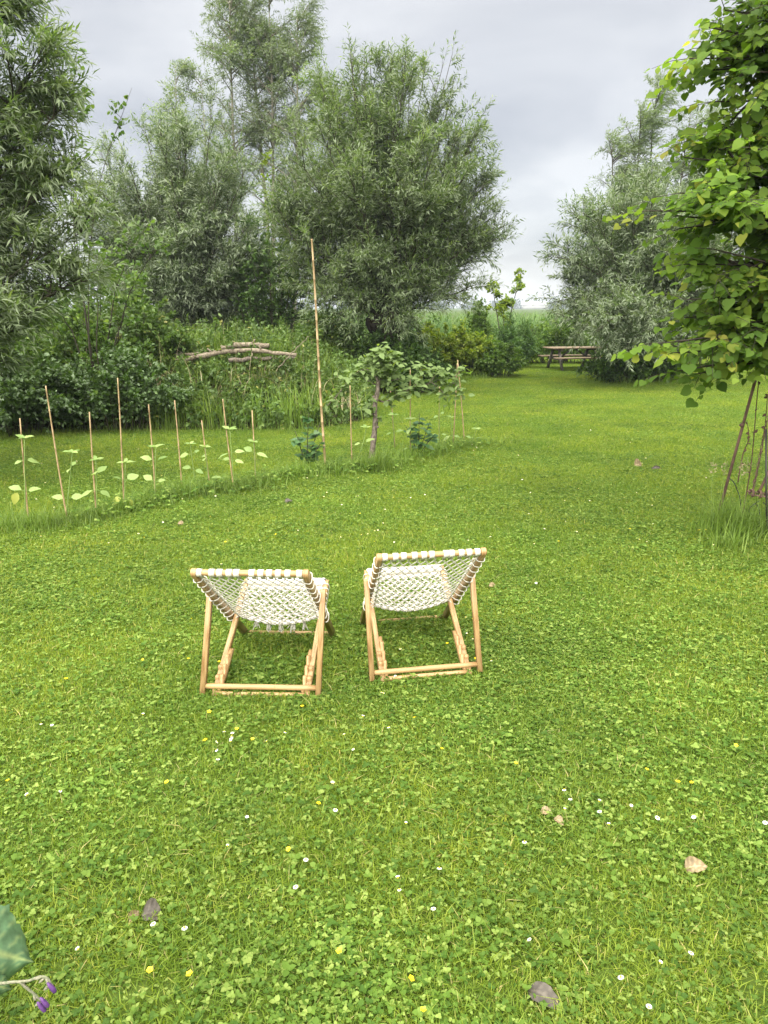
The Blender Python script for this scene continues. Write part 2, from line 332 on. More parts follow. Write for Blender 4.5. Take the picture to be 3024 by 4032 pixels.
# ------------------------------------------------------------------ lawn grass (stuff)
def lawn_patch(i, n_bl, n_cl, hb, size=0.5):
    a = Acc()
    xy = rng.uniform(-size / 2 - .03, size / 2 + .03, (n_bl, 2)); O = np.c_[xy, np.full(n_bl, -.004)]
    H = rng.gamma(9, hb / 9, n_bl); bend = rng.uniform(.1, 1.5, n_bl)
    rv = np.clip(rng.beta(2.2, 2.6, n_bl), 0, .9); dead = rng.random(n_bl) < .035; rv[dead] = rng.uniform(.92, 1, dead.sum())
    a.add(*blades(O, rng.uniform(0, 6.283, n_bl), H, rng.uniform(.0024, .0050, n_bl), bend, rv, seg=2))
    nb = a.n
    V1, R1 = np.concatenate(a.V), np.concatenate(a.R); F1 = np.concatenate(a.F[4])
    # clover: three leaflets on a stalk (plus broader buttercup-like lobes)
    if n_cl:
        cen = rng.uniform(-size / 2, size / 2, (max(5, n_cl // 40), 2))
        xy = cen[rng.integers(0, len(cen), n_cl)] + rng.normal(0, .13, (n_cl, 2)); ou = np.abs(xy).max(1) > size / 2 + .03; xy[ou] = rng.uniform(-size / 2, size / 2, (ou.sum(), 2))
        h = rng.uniform(.4, .95, n_cl) * hb * 1.0; base = np.c_[xy, h]
        az = rng.uniform(0, 6.283, n_cl); s = rng.gamma(5, .0090 / 5, n_cl); tilt = rng.normal(0, .3, (n_cl, 2)); rvc = rng.random(n_cl)
        Vs, Fs_, Rs, off = [], [], [], 0
        for k in range(3):
            ak = az + k * 2.094
            d = np.stack([np.cos(ak), np.sin(ak), rng.normal(.12, .28, n_cl)], -1); nn = np.stack([tilt[:, 0], tilt[:, 1], np.ones(n_cl)], -1)
            v, f, r = leaves(base, d, nn, s, s * rng.uniform(.75, 1.0, n_cl), T_OVATE, np.clip(rvc + rng.normal(0, .08, n_cl), 0, 1)); Vs.append(v); Fs_.append(f[0] + off); Rs.append(r); off += len(v)
        V2, F2, R2 = np.concatenate(Vs), np.concatenate(Fs_), np.concatenate(Rs)
        me = mesh('lawn_patch', np.concatenate([V1, V2]), [np.concatenate([F1, F2 + nb])], [M_LAWN, M_CLOVER], np.concatenate([R1, R2]),
                  midx=np.r_[np.zeros(len(F1)), np.ones(len(F2))])
    else:
        me = mesh('lawn_patch', V1, [F1], [M_LAWN], R1)
    return bpy.data.objects.new('lawn_patch_%02d' % i, me)
patch_col = bpy.data.collections.new('lawn_patches')           # not linked to the scene: only instanced
spec = [(3600, 200, .030), (3000, 480, .025), (2800, 640, .025), (3900, 110, .038), (3000, 540, .027), (4200, 50, .042), (2700, 780, .024), (3100, 340, .026),
        (3200, 300, .027), (3500, 380, .036), (2900, 560, .024), (3400, 200, .028)]
for i, (nb_, nc_, hb_) in enumerate(spec): patch_col.objects.link(lawn_patch(i, nb_, int(nc_ * 1.3), hb_))

def patch_instancer(name, pts, rots, scs, ids, coll):
    me = bpy.data.meshes.new(name); me.from_pydata([tuple(p) for p in pts], [], [])
    for nm, tp, vals in (('rot', 'FLOAT', rots), ('scl', 'FLOAT', scs), ('pid', 'INT', ids)):
        at = me.attributes.new(nm, tp, 'POINT'); at.data.foreach_set('value', np.asarray(vals, np.int32 if tp == 'INT' else np.float32))
    o = link(name, me, kind='stuff')
    ng = bpy.data.node_groups.new(name + '_scatter', 'GeometryNodeTree')
    ng.interface.new_socket('Geometry', in_out='INPUT', socket_type='NodeSocketGeometry'); ng.interface.new_socket('Geometry', in_out='OUTPUT', socket_type='NodeSocketGeometry')
    N, L = ng.nodes, ng.links
    gi, go = N.new('NodeGroupInput'), N.new('NodeGroupOutput')
    ci = N.new('GeometryNodeCollectionInfo'); ci.inputs['Collection'].default_value = coll; ci.inputs['Separate Children'].default_value = True; ci.inputs['Reset Children'].default_value = True
    ip = N.new('GeometryNodeInstanceOnPoints'); ip.inputs['Pick Instance'].default_value = True
    def attr(nm, ty):
        a = N.new('GeometryNodeInputNamedAttribute'); a.data_type = ty; a.inputs[0].default_value = nm; return a
    ar, asc, ai = attr('rot', 'FLOAT'), attr('scl', 'FLOAT'), attr('pid', 'INT')
    cx = N.new('ShaderNodeCombineXYZ'); L.new(ar.outputs[0], cx.inputs[2])
    L.new(gi.outputs[0], ip.inputs['Points']); L.new(ci.outputs[0], ip.inputs['Instance']); L.new(ai.outputs[0], ip.inputs['Instance Index'])
    L.new(cx.outputs[0], ip.inputs['Rotation']); L.new(asc.outputs[0], ip.inputs['Scale']); L.new(ip.outputs[0], go.inputs[0])
    md = o.modifiers.new('scatter', 'NODES'); md.node_group = ng
    return o
pts = []
st_ = .36
for yy in np.arange(0.7, 36, st_):
    w = .56 * yy + 2.6
    for xx in np.arange(-w, w, st_): pts.append((xx, yy))
pts = np.array(pts) + rng.uniform(-.06, .06, (len(pts), 2))
keep = mound_h(pts[:, 0], pts[:, 1]) < 0.05
pts = pts[keep]
lf = np.sin(pts[:, 0] * 1.3 + 2 * np.sin(pts[:, 1] * .7)) + np.sin(pts[:, 1] * 1.9 + pts[:, 0] * .6) + rng.normal(0, .8, len(pts))
order_ = np.array([5, 3, 11, 0, 8, 7, 9, 1, 4, 10, 2, 6])
pid = order_[np.clip(((lf + 3.2) / 6.4 * 12).astype(int), 0, 11)]
far = np.clip((pts[:, 1] - 5) / 14, 0, 1)
pid = np.where(rng.random(len(pts)) < far * .75, rng.choice([0, 3, 5, 7, 8, 11], len(pts)), pid)
patch_instancer('lawn_grass', np.c_[pts, rng.uniform(-.004, .002, len(pts))], rng.uniform(0, 6.283, len(pts)), rng.uniform(.98, 1.25, len(pts)), pid, patch_col)

# ------------------------------------------------------------------ trees
def foliage_from_paths(P, ntw, t0, tl, T, L, W, m, spread=.9, up=.25, droop=.35, leafdown=.25, acc=None, tacc=None, twr=.004, lvl=(.6, 1.15), tpow=1.0, wind=(0, 0, 0)):
    """twigs along shoots P (N,n,3), m leaves on every twig"""
    N, n, _ = P.shape; K = N * ntw
    si = np.repeat(np.arange(N), ntw)
    t = t0 + (1 - t0) * rng.random(K) ** tpow
    tip = rng.random(K) < .06; t[tip] = 1.0
    f = t * (n - 1); i0 = np.minimum(f.astype(int), n - 2); fr = (f - i0)[:, None]
    O = P[si, i0] * (1 - fr) + P[si, i0 + 1] * fr
    Tg = nrm(P[si, i0 + 1] - P[si, i0])
    rv3 = rnd_unit(K)
    Dt = nrm(Tg * .75 + rv3 * spread + np.array([0, 0, up]) + np.asarray(wind))
    Dt[tip] = nrm(Tg[tip] + .2 * rv3[tip])
    LT = tl * rng.uniform(.5, 1.2, K) * (1.05 - .35 * t)
    ctrl = O + Dt * (LT * .5)[:, None]; end = O + Dt * LT[:, None] + np.array([0, 0, -1.0]) * (droop * LT * rng.uniform(.3, 1, K))[:, None] + np.asarray(wind) * (LT * .4)[:, None]
    if tacc is not None:
        kp = rng.random(K) < .4; tp = np.stack([O, (ctrl * .6 + end * .4)], 1)[kp]; V, Fs = tubes(tp, np.tile(np.array([twr, twr * .5]), (kp.sum(), 1)), 3); tacc.add(V, Fs)
    s = (np.arange(m)[None] + .4 + rng.uniform(-.3, .3, (K, m))) / m; s = np.clip(.08 + .92 * s, 0, 1)
    s3 = s[..., None]; a0, a1, a2 = O[:, None], ctrl[:, None], end[:, None]
    X = (1 - s3) ** 2 * a0 + 2 * s3 * (1 - s3) * a1 + s3 ** 2 * a2
    dX = nrm((1 - s3) * (a1 - a0) + s3 * (a2 - a1))
    perp = nrm(np.cross(dX, rng.normal(size=(K, m, 3))))
    Dl = nrm(dX * .8 + perp * .75 + np.array([0, 0, -leafdown]) + np.asarray(wind) * 1.0)
    Nl = nrm(rng.normal(size=(K, m, 3)) * .6 + np.array([0, 0, 1.0]))
    q = K * m
    tone = np.repeat(rng.normal(.42, .2, K), m) + rng.normal(0, .13, q) + .18 * (s.ravel() - .5)
    a_l = L * rng.uniform(lvl[0], lvl[1], q)
    acc.add(*leaves(X.reshape(-1, 3), Dl.reshape(-1, 3), Nl.reshape(-1, 3), a_l, a_l / L * W, T, np.clip(tone, 0, 1)))

def ellipsoid_tips(n, cen, R, zlo, fill=(.86, 1.03)):
    """tips spread over an ellipsoid shell"""
    out_ = []
    while len(out_) < n:
        d = rng.normal(size=3); d /= np.linalg.norm(d)
        if cen[2] + d[2] * R[2] < zlo: continue
        out_.append(np.array(cen) + d * np.array(R) * rng.uniform(*fill))
    return np.array(out_)

def pollard_willow(label, base, head_z, cen, R, zlo, nsh, ntw, leaf, mleaf, mats, trunk_r=.28, extra=None, tl=.62, t0=.34, group=None, wind=(0, 0, 0), name='willow_tree', inner=0.25):
    base = np.array(base, float); r = thing(name, label, 'tree', base, group)
    # trunk with a swollen, knuckled head
    zs = np.linspace(-.1, head_z + .25, 16); k = 18; th = np.arange(k) / k * 2 * math.pi
    prof = trunk_r * (1 + .35 * np.exp(-(zs / .25).clip(0) * 1.2)) * np.where(zs > head_z - .5, 1 + .75 * np.sin(np.clip((zs - head_z + .5) / .75, 0, 1) * math.pi) , 1)
    prof[-1] *= .4
    V = []
    for z, p in zip(zs, prof):
        rr = p * (1 + .13 * np.sin(th * 3 + z * 2.2) + .09 * np.sin(th * 7 - z * 3) + rng.normal(0, .035, k))
        V.append(np.c_[rr * np.cos(th) + .05 * math.sin(z * 1.7), rr * np.sin(th), np.full(k, z)])
    V = np.concatenate(V); F = []
    for j in range(15):
        for q in range(k): F.append([j * k + q, j * k + (q + 1) % k, (j + 1) * k + (q + 1) % k, (j + 1) * k + q])
    link('trunk', mesh('trunk', V, [np.array(F), np.arange(15 * k, 16 * k)[None]], M_BARK, smooth=True), r)
    head = base + np.array([0, 0, head_z])
    tips = ellipsoid_tips(nsh, cen, R, zlo)
    ni = int(nsh * inner)
    tips[:ni] = np.array(cen) + (tips[:ni] - np.array(cen)) * rng.uniform(.35, .8, (ni, 1)); tips[:ni, 2] = np.maximum(tips[:ni, 2], head[2] + 1.2)
    if extra is not None: tips = np.concatenate([tips, np.array(extra)])
    n = len(tips); out_d = tips - head; hz = np.linalg.norm(out_d[:, :2], axis=1)
    start = head + np.c_[nrm(out_d)[:, :2] * trunk_r * 1.1, rng.uniform(-.15, .2, n)]
    ctrl = start + (tips - start) * .48 + np.c_[np.zeros((n, 2)), .16 * hz + .05] + rng.normal(0, .12, (n, 3))
    P = bez(start, ctrl, tips, 9) + np.cumsum(rng.normal(0, .018, (n, 9, 3)), axis=1)
    rr = np.linspace(1, .16, 9)[None] * rng.uniform(.018, .036, (n, 1))
    V, Fs = tubes(P - base, rr, 5)
    # forked side branches fill the crown between the leaders
    ns = 8; K = n * ns; si = np.repeat(np.arange(n), ns); t = .36 + .56 * rng.random(K); f = t * 8; i0 = np.minimum(f.astype(int), 7); fr = (f - i0)[:, None]
    O = P[si, i0] * (1 - fr) + P[si, i0 + 1] * fr; Tg = nrm(P[si, i0 + 1] - P[si, i0]); dS = nrm(Tg + rnd_unit(K) * .85 + np.array([0, 0, .30])); ln = (.55 + 1.15 * (1 - t)) * rng.uniform(.6, 1.15, K) * min(R) / 2.6
    e = O + dS * ln[:, None]; qd = np.linalg.norm((e - np.array(cen)) / np.array(R), axis=1); far_ = (qd > 1.0) & (si < nsh)
    e = np.where(far_[:, None], np.array(cen) + (e - np.array(cen)) * (rng.uniform(.9, 1.02, len(qd)) / np.maximum(qd, 1e-6))[:, None], e)
    S = bez(O, (O + e) / 2 + np.c_[np.zeros((K, 2)), .08 * ln], e, 5)
    V2, Fs2 = tubes(S - base, np.tile(np.linspace(.011, .003, 5), (K, 1)), 4)
    link('branches', mesh('branches', np.concatenate([V, V2]), [Fs[0], Fs2[0] + len(V)], M_TWIG, smooth=True), r, kind='stuff')
    a, ta = Acc(), Acc()
    foliage_from_paths(S, max(4, ntw // 5), .1, tl * .8, T_WILLOW, leaf[0] * 1.08, leaf[1] * 1.1, mleaf - 4, acc=a, tacc=ta, wind=wind, up=.45, droop=.12, leafdown=.15)
    foliage_from_paths(P, ntw // 3, t0 + .1, tl, T_WILLOW, leaf[0] * 1.05, leaf[1] * 1.08, mleaf - 2, acc=a, tacc=ta, wind=wind, up=.4, droop=.12, leafdown=.15)
    link('crown', a.mesh('crown', mats, off=base), r, kind='stuff')
    link('twigs', ta.mesh('twigs', M_TWIG, off=base), r, kind='stuff')
    return r

wil_c = D(1520, 1300, 19.0); bx = wil_c[0]
pollard_willow('big round pollard willow with grey-green crown behind the apple tree', (bx, 19.0, 0), 1.75, (bx - .15, 19.0, 4.75), (2.85, 2.6, 2.9), 1.45, 130, 62, (.135, .023), 14, M_WILLOW,
               trunk_r=.27, extra=[D(1990, 890, 18.7), D(1960, 930, 18.6), D(1900, 1130, 18.6), D(1930, 1010, 19.2), D(1775, 210, 19), D(1745, 250, 19.3), D(1800, 300, 18.8), D(1690, 250, 19), D(1460, 200, 19), D(1400, 215, 19.2), D(1500, 230, 18.7), D(1290, 330, 19.2), D(1150, 1120, 18.4), D(1250, 1210, 18), D(1700, 1190, 18.2), D(1400, 1250, 17.7), D(1610, 1270, 17.9), D(1800, 1150, 18.4), D(1330, 1160, 17.7), D(1550, 1200, 17.5), D(1120, 1000, 18.6)])
w2 = D(740, 1250, 21.0)
pollard_willow('bushy willow with many upright stems behind the nettle mound', (w2[0], 21.0, .5), 1.2, (w2[0] - .05, 21.0, 4.0), (2.6, 2.2, 2.9), 1.1, 125, 55, (.135, .023), 14, M_WILLOWD,
               trunk_r=.24, extra=[D(700, 360, 21), D(650, 420, 21.2), D(830, 400, 21.4), D(560, 480, 21)])
w3 = G(2545, 1500)
pollard_willow('silvery pollard willow overhanging the picnic table', (w3[0], w3[1], 0), 1.45, (w3[0] + .15, w3[1], 3.2), (2.65, 2.4, 2.35), .75, 115, 58, (.14, .025), 14, M_WILLOWD,
               trunk_r=.30, extra=[D(2160, 1000, 19.8), D(2180, 960, 20), D(2150, 1200, 19.8), D(2260, 1330, 19.2), D(2200, 1260, 19.5), D(2330, 800, 20), D(2270, 830, 20.2), D(2450, 1250, 18.4), D(2380, 1300, 18.2), D(2350, 1360, 18.6), D(2600, 1370, 18.5), D(2480, 1390, 18.3), D(2540, 1330, 18.2), D(2680, 1330, 18.5), D(2300, 1290, 18.7), D(2560, 1250, 18.1)])

def upright_tree(name, label, stems, mats, twigmat, leaf, T, ntw, mleaf, tl, base_r, cat='tree', group=None, wind=(0, 0, 0), nside=14, side_l=1.3, t0=.3, side_t0=.25, droop=.3, spread=.9, twr=.004, side_up=.7):
    """stems: list of (foot, tip, bow): free-standing leaders with side branches"""
    foot = np.mean([s[0] for s in stems], axis=0); r = thing(name, label, cat, foot, group)
    a, ta, sides = Acc(), Acc(), []
    for f, tip, bow in stems:
        f, tip = np.array(f, float), np.array(tip, float); n = 12
        ctrl = f + (tip - f) * .55 + np.array(bow)
        p = bez(f, ctrl, tip, n) + np.r_[np.zeros((1, 3)), np.cumsum(rng.normal(0, .02, (n - 1, 3)), axis=0)]
        V, Fs = tubes(p - foot, np.linspace(base_r, base_r * .12, n), 7, True)
        link('trunk', mesh('trunk', V, Fs, twigmat, smooth=True), r)
        t = np.sort(side_t0 + (1 - side_t0) * rng.random(nside)); fi = t * (n - 1); i0 = np.minimum(fi.astype(int), n - 2); fr = (fi - i0)[:, None]
        O = p[i0] * (1 - fr) + p[i0 + 1] * fr; az = rng.uniform(0, 6.283, nside)
        d = nrm(np.c_[np.cos(az), np.sin(az), rng.uniform(side_up - .4, side_up + .4, nside)] + np.asarray(wind))
        ln = side_l * (1.15 - .75 * t) * rng.uniform(.6, 1.2, nside)
        e = O + d * ln[:, None]; sides.append(bez(O, O + d * (ln * .5)[:, None] + np.c_[np.zeros((nside, 2)), .1 * ln], e, 5))
        sides.append(bez(p[-3][None], p[-2][None], p[-1][None], 5))
    S = np.concatenate(sides); ns = len(S)
    V, Fs = tubes(S - foot, np.tile(np.linspace(base_r * .3, base_r * .06, 5), (ns, 1)), 4); link('branches', mesh('branches', V, Fs, twigmat, smooth=True), r, kind='stuff')
    foliage_from_paths(S, ntw, t0, tl, T, leaf[0], leaf[1], mleaf, acc=a, tacc=ta, wind=wind, droop=droop, spread=spread, twr=twr)
    link('crown', a.mesh('crown', mats, off=foot), r, kind='stuff'); link('twigs', ta.mesh('twigs', twigmat, off=foot), r, kind='stuff')
    return r

def st(u0, v_tip, u_tip, y, bow=(0, 0, 0), z0=0.0):
    p = D(u0, 1300, y); return ((p[0], y, z0), D(u_tip, v_tip, y), bow)
# tall slender white willows standing behind the group
upright_tree('white_willow', 'tall slender pale-stemmed tree of three leaders rising above the willows',
             [st(935, -40, 905, 30), st(1080, 30, 985, 30.6, (.25, 0, 0)), st(1075, -60, 1065, 30, (.1, 0, 0)), st(1150, 70, 1165, 29.5, (.1, 0, 0))],
             M_WILLOWB, M_TWIGP, (.14, .026), T_WILLOW, 22, 12, .75, .10, nside=58, side_l=2.0, wind=(.10, 0, 0), t0=.15, side_t0=.44)
upright_tree('young_willow', 'thin young tree leaning out left of the tall pale-stemmed tree', [st(800, 260, 690, 28, (-.2, 0, 0)), st(850, 300, 800, 28.3)],
             M_WILLOWB, M_TWIGP, (.14, .028), T_WILLOW, 16, 11, .6, .06, nside=24, side_l=1.2, t0=.2, side_t0=.3)
upright_tree('wind_blown_willow', 'tall airy willow bent by wind behind the silvery pollard willow',
             [st(2520, 335, 2580, 32, (-.2, 0, 0)), st(2440, 560, 2410, 31.5), st(2600, 440, 2700, 32.3), st(2470, 470, 2500, 31.8), st(2700, 480, 2790, 33), st(2520, 560, 2500, 32)],
             M_WILLOWB, M_TWIG, (.14, .026), T_WILLOW, 18, 12, .75, .08, nside=38, side_l=1.9, wind=(.35, 0, .05), t0=.1, side_t0=.3)
# near willow at the left edge
upright_tree('near_willow', 'grey-green long-leaved willow reaching in over the brambles',
             [((-6.5, 9.2, 0), (-4.7, 9.0, 6.3), (-.4, 0, .4)), ((-6.6, 9.4, 0), (-3.95, 9.3, 4.1), (-.2, 0, .5)), ((-6.4, 9.0, 0), (-3.55, 9.1, 2.45), (-.2, 0, .5)), ((-6.8, 9.2, 0), (-5.4, 9.6, 6.4), (-.3, 0, .3)),
              ((-6.4, 9.0, 0), (-3.95, 8.6, 1.75), (0, -.2, .6)), ((-6.7, 9.6, 0), (-4.35, 9.9, 3.4), (0, .2, .5)), ((-6.9, 9, 0), (-6.2, 9, 6.8), (0, 0, .3)), ((-6.5, 9.1, 0), (-4.5, 8.7, 5.2), (-.4, 0, .4)),
              ((-6.6, 9.0, 0), (-4.3, 8.8, 2.9), (-.2, 0, .4)), ((-6.5, 9.0, 0), tuple(D(130, -150, 9.0)), (-.5, 0, .4)), ((-6.7, 9.0, 0), tuple(D(30, -220, 9.1)), (-.4, 0, .4)), ((-6.5, 9.1, 0), tuple(D(200, 180, 9.1)), (-.5, 0, .5)), ((-6.5, 9.2, 0), tuple(D(270, 430, 9.2)), (-.5, 0, .5)), ((-6.5, 9.2, 0), tuple(D(310, 680, 9.2)), (-.4, 0, .5)), ((-6.5, 9.0, 0), tuple(D(340, 930, 9.0)), (-.3, 0, .5)), ((-6.6, 9.2, 0), (-4.6, 9.3, 4.6), (-.3, 0, .4)), ((-6.5, 8.9, 0), (-4.7, 8.5, 1.3), (0, 0, .5))],
             M_WILLOW, M_TWIG, (.145, .021), T_WILLOW, 13, 14, .5, .045, nside=28, side_l=.95, t0=.12, side_t0=.3, wind=(.15, 0, .04), droop=.3)
upright_tree('hazel_bush', 'round-leaved hazel with twig tips poking out beside the left willow',
             [((-5.1, 13.3, .5), tuple(D(332, 300, 13.0)), (-.5, 0, .5)), ((-5.1, 13.3, .5), tuple(D(300, 150, 13.0)), (-.5, 0, .5)), ((-5.1, 13.3, .5), tuple(D(480, 350, 13.0)), (-.9, 0, -.3)), ((-5.1, 13.3, .5), tuple(D(560, 970, 13.0)), (-.2, 0, .6)), ((-5.0, 13.3, .5), tuple(D(640, 1000, 13.0)), (-.2, 0, .6)),
              ((-5.1, 13.3, .5), tuple(D(420, 1050, 13.0)), (0, 0, .4)), ((-5.0, 13.3, .5), tuple(D(520, 1180, 13.0)), (0, 0, .5)), ((-5.2, 13.3, .5), tuple(D(200, 1150, 13.0)), (0, 0, .5))],
             M_HAZEL, M_TWIG, (.085, .070), T_HEART, 3, 4, .26, .016, cat='bush', nside=9, side_l=.42, t0=.2, side_t0=.5, droop=.2)

# ---- bushes: shoots from the ground, leafy all over
def bush(name, label, cen, R, H, nsh, ntw, mleaf, leaf, T, mats, cat='bush', group=None, tl=.28, z0=0, t0=.15, twigmat=None, droop=.3, stick=.3):
    cen = np.array([cen[0], cen[1], z0], float); r = thing(name, label, cat, cen, group)
    az = rng.uniform(0, 6.283, nsh); q = np.sqrt(rng.random(nsh))
    foot = cen + np.c_[np.cos(az) * q * R[0] * .55, np.sin(az) * q * R[1] * .55, np.zeros(nsh)]
    el = 1 - q ** 2.2 * .62
    tip = cen + np.c_[np.cos(az) * q * R[0], np.sin(az) * q * R[1], H * el * rng.uniform(.75, 1 + stick * .5, nsh)]
    P = bez(foot, (foot + tip) / 2 + np.c_[np.zeros((nsh, 2)), .2 * H * np.ones(nsh)], tip, 6)
    V, Fs = tubes(P - cen, np.tile(np.linspace(.010, .003, 6), (nsh, 1)), 4); link('stems', mesh('stems', V, Fs, twigmat or M_TWIG), r, kind='stuff')
    if cen[1] > 13.5: T, leaf, ntw = T_OV2, (leaf[0] * 1.1, leaf[1] * 1.18), int(ntw * .78)
    a = Acc(); foliage_from_paths(P, ntw, t0, tl, T, leaf[0], leaf[1], mleaf, acc=a, droop=droop, spread=1.1, leafdown=.15)
    link('foliage', a.mesh('foliage', mats, off=cen), r, kind='stuff')
    return r
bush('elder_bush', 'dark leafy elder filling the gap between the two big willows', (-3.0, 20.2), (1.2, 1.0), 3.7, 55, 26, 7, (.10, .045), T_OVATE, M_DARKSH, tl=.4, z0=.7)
bush('maple_sapling', 'yellow-green sapling top showing between the willow crowns', (D(1080, 800, 22.6)[0], 22.6), (.7, .6), 5.3, 16, 22, 6, (.12, .085), T_OVATE, M_GOLD, cat='sapling', tl=.4, z0=.4, t0=.45)
# bramble thicket at the left
for (x, y, rx, ry, h, lab, mt) in [(-6.1, 12.15, 1.3, 1.0, 1.15, 'dark bramble thicket sprawling under the near willow', M_BRAMBLE), (-4.55, 12.6, 1.25, .8, 1.35, 'dense bramble clump against the straw-topped grass of the mound', M_BRAMBLE),
                              (-7.4, 11.2, 1.2, 1.2, 1.3, 'bramble mass at the edge of lawn beside the first cane', M_BRAMBLE)]:
    bush('bramble_bush', lab, (x, y), (rx, ry), h, 85, 34, 5, (.075, .052), T_OVATE, mt, tl=.24)
bush('hedge_shrub', 'mixed green hedge shrub rising behind the brambles', (-5.9, 13.9), (1.6, 1.0), 1.75, 70, 30, 6, (.085, .05), T_OVATE, M_HAZEL, tl=.3, z0=.2)
bush('hedge_shrub', 'bright leafy hedge shrub beneath the hazel twigs', (-5.0, 14.6), (1.3, .9), 1.8, 70, 30, 6, (.085, .055), T_OVATE, M_NETTLE, tl=.3, z0=.5)
bush('hedge_shrub', 'darker hedge shrub behind the willow stems at far left', (-8.0, 14.5), (1.8, 1.2), 2.4, 70, 30, 6, (.085, .05), T_OVATE, M_DARKSH, tl=.3)
bush('hedge_shrub', 'tall hawthorn shrub in front of the many-stemmed willow', (-6.6, 16.8), (1.6, 1.0), 2.6, 70, 30, 6, (.07, .045), T_OVATE, M_HAZEL, tl=.3, z0=.4)
# shrubs along the gap towards the reeds
for (u, v, y, rx, h, mt, lab) in [(1590, 1480, 21.5, .8, 1.3, M_DARKSH, 'dark green shrub right under the big pollard willow'), (1715, 1480, 22.4, .8, 1.38, M_GOLD, 'golden-leaved shrub beside the dark one under the big willow'),
                                  (1850, 1480, 22.6, .85, 1.42, M_GOLD, 'yellow-green spreading shrub in the middle of the shrub border'), (1965, 1480, 22.3, .75, 1.0, M_HAZEL, 'deep green shrub at the end of border near the picnic table'),
                                  (1880, 1400, 25.5, .5, 2.0, M_HAZEL, 'upright shrub with a pale tip poking above the golden shrubs')]:
    x = D(u, 1400, y)[0]
    bush('border_shrub', lab, (x, y), (rx, .75), h, 60, 34, 6, (.085, .05), T_OVATE, mt, tl=.26)
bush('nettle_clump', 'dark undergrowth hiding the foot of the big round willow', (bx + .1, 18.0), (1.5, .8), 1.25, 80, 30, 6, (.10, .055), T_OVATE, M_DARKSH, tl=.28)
bush('nettle_clump', 'weedy undergrowth between mound and big round willow', (bx - 1.7, 18.6), (1.5, 1.0), 1.5, 80, 30, 6, (.10, .05), T_OVATE, M_NETTLE, tl=.3, z0=.2)
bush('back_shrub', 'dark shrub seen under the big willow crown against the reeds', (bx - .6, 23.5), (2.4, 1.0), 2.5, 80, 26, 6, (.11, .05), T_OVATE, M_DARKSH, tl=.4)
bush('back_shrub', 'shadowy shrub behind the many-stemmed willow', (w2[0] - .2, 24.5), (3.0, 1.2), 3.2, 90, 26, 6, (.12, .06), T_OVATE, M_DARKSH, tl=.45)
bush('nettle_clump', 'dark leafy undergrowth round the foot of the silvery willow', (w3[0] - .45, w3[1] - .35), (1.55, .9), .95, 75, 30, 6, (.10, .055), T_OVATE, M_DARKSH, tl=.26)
bush('nettle_clump', 'leafy weeds behind the picnic table', (6.6, 27.6), (2.4, .7), 1.5, 80, 26, 6, (.12, .05), T_OVATE, M_HAZEL, tl=.35)
bush('nettle_clump', 'tall feathery weeds left of the picnic table', (4.4, 26.0), (.9, .9), 1.5, 55, 26, 6, (.14, .030), T_OVATE, M_REED, tl=.35)
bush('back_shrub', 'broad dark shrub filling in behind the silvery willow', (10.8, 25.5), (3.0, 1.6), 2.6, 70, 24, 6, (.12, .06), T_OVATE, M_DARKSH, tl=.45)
# young tree in front of the reeds
yt = D(1985, 1330, 29)
upright_tree('young_tree', 'young light-green tree with two tall forked leaders before the reeds', [((yt[0], 29, 0), D(2062, 1062, 29), (-.1, 0, .3)), ((yt[0], 29, 0), D(1930, 1110, 29), (-.1, 0, .1)), ((yt[0], 29, 0), D(1990, 1180, 29), (0, 0, 0))],
             M_GOLD, M_TWIG, (.12, .085), T_OVATE, 7, 6, .26, .035, nside=10, side_l=.30, t0=.1, side_t0=.5)

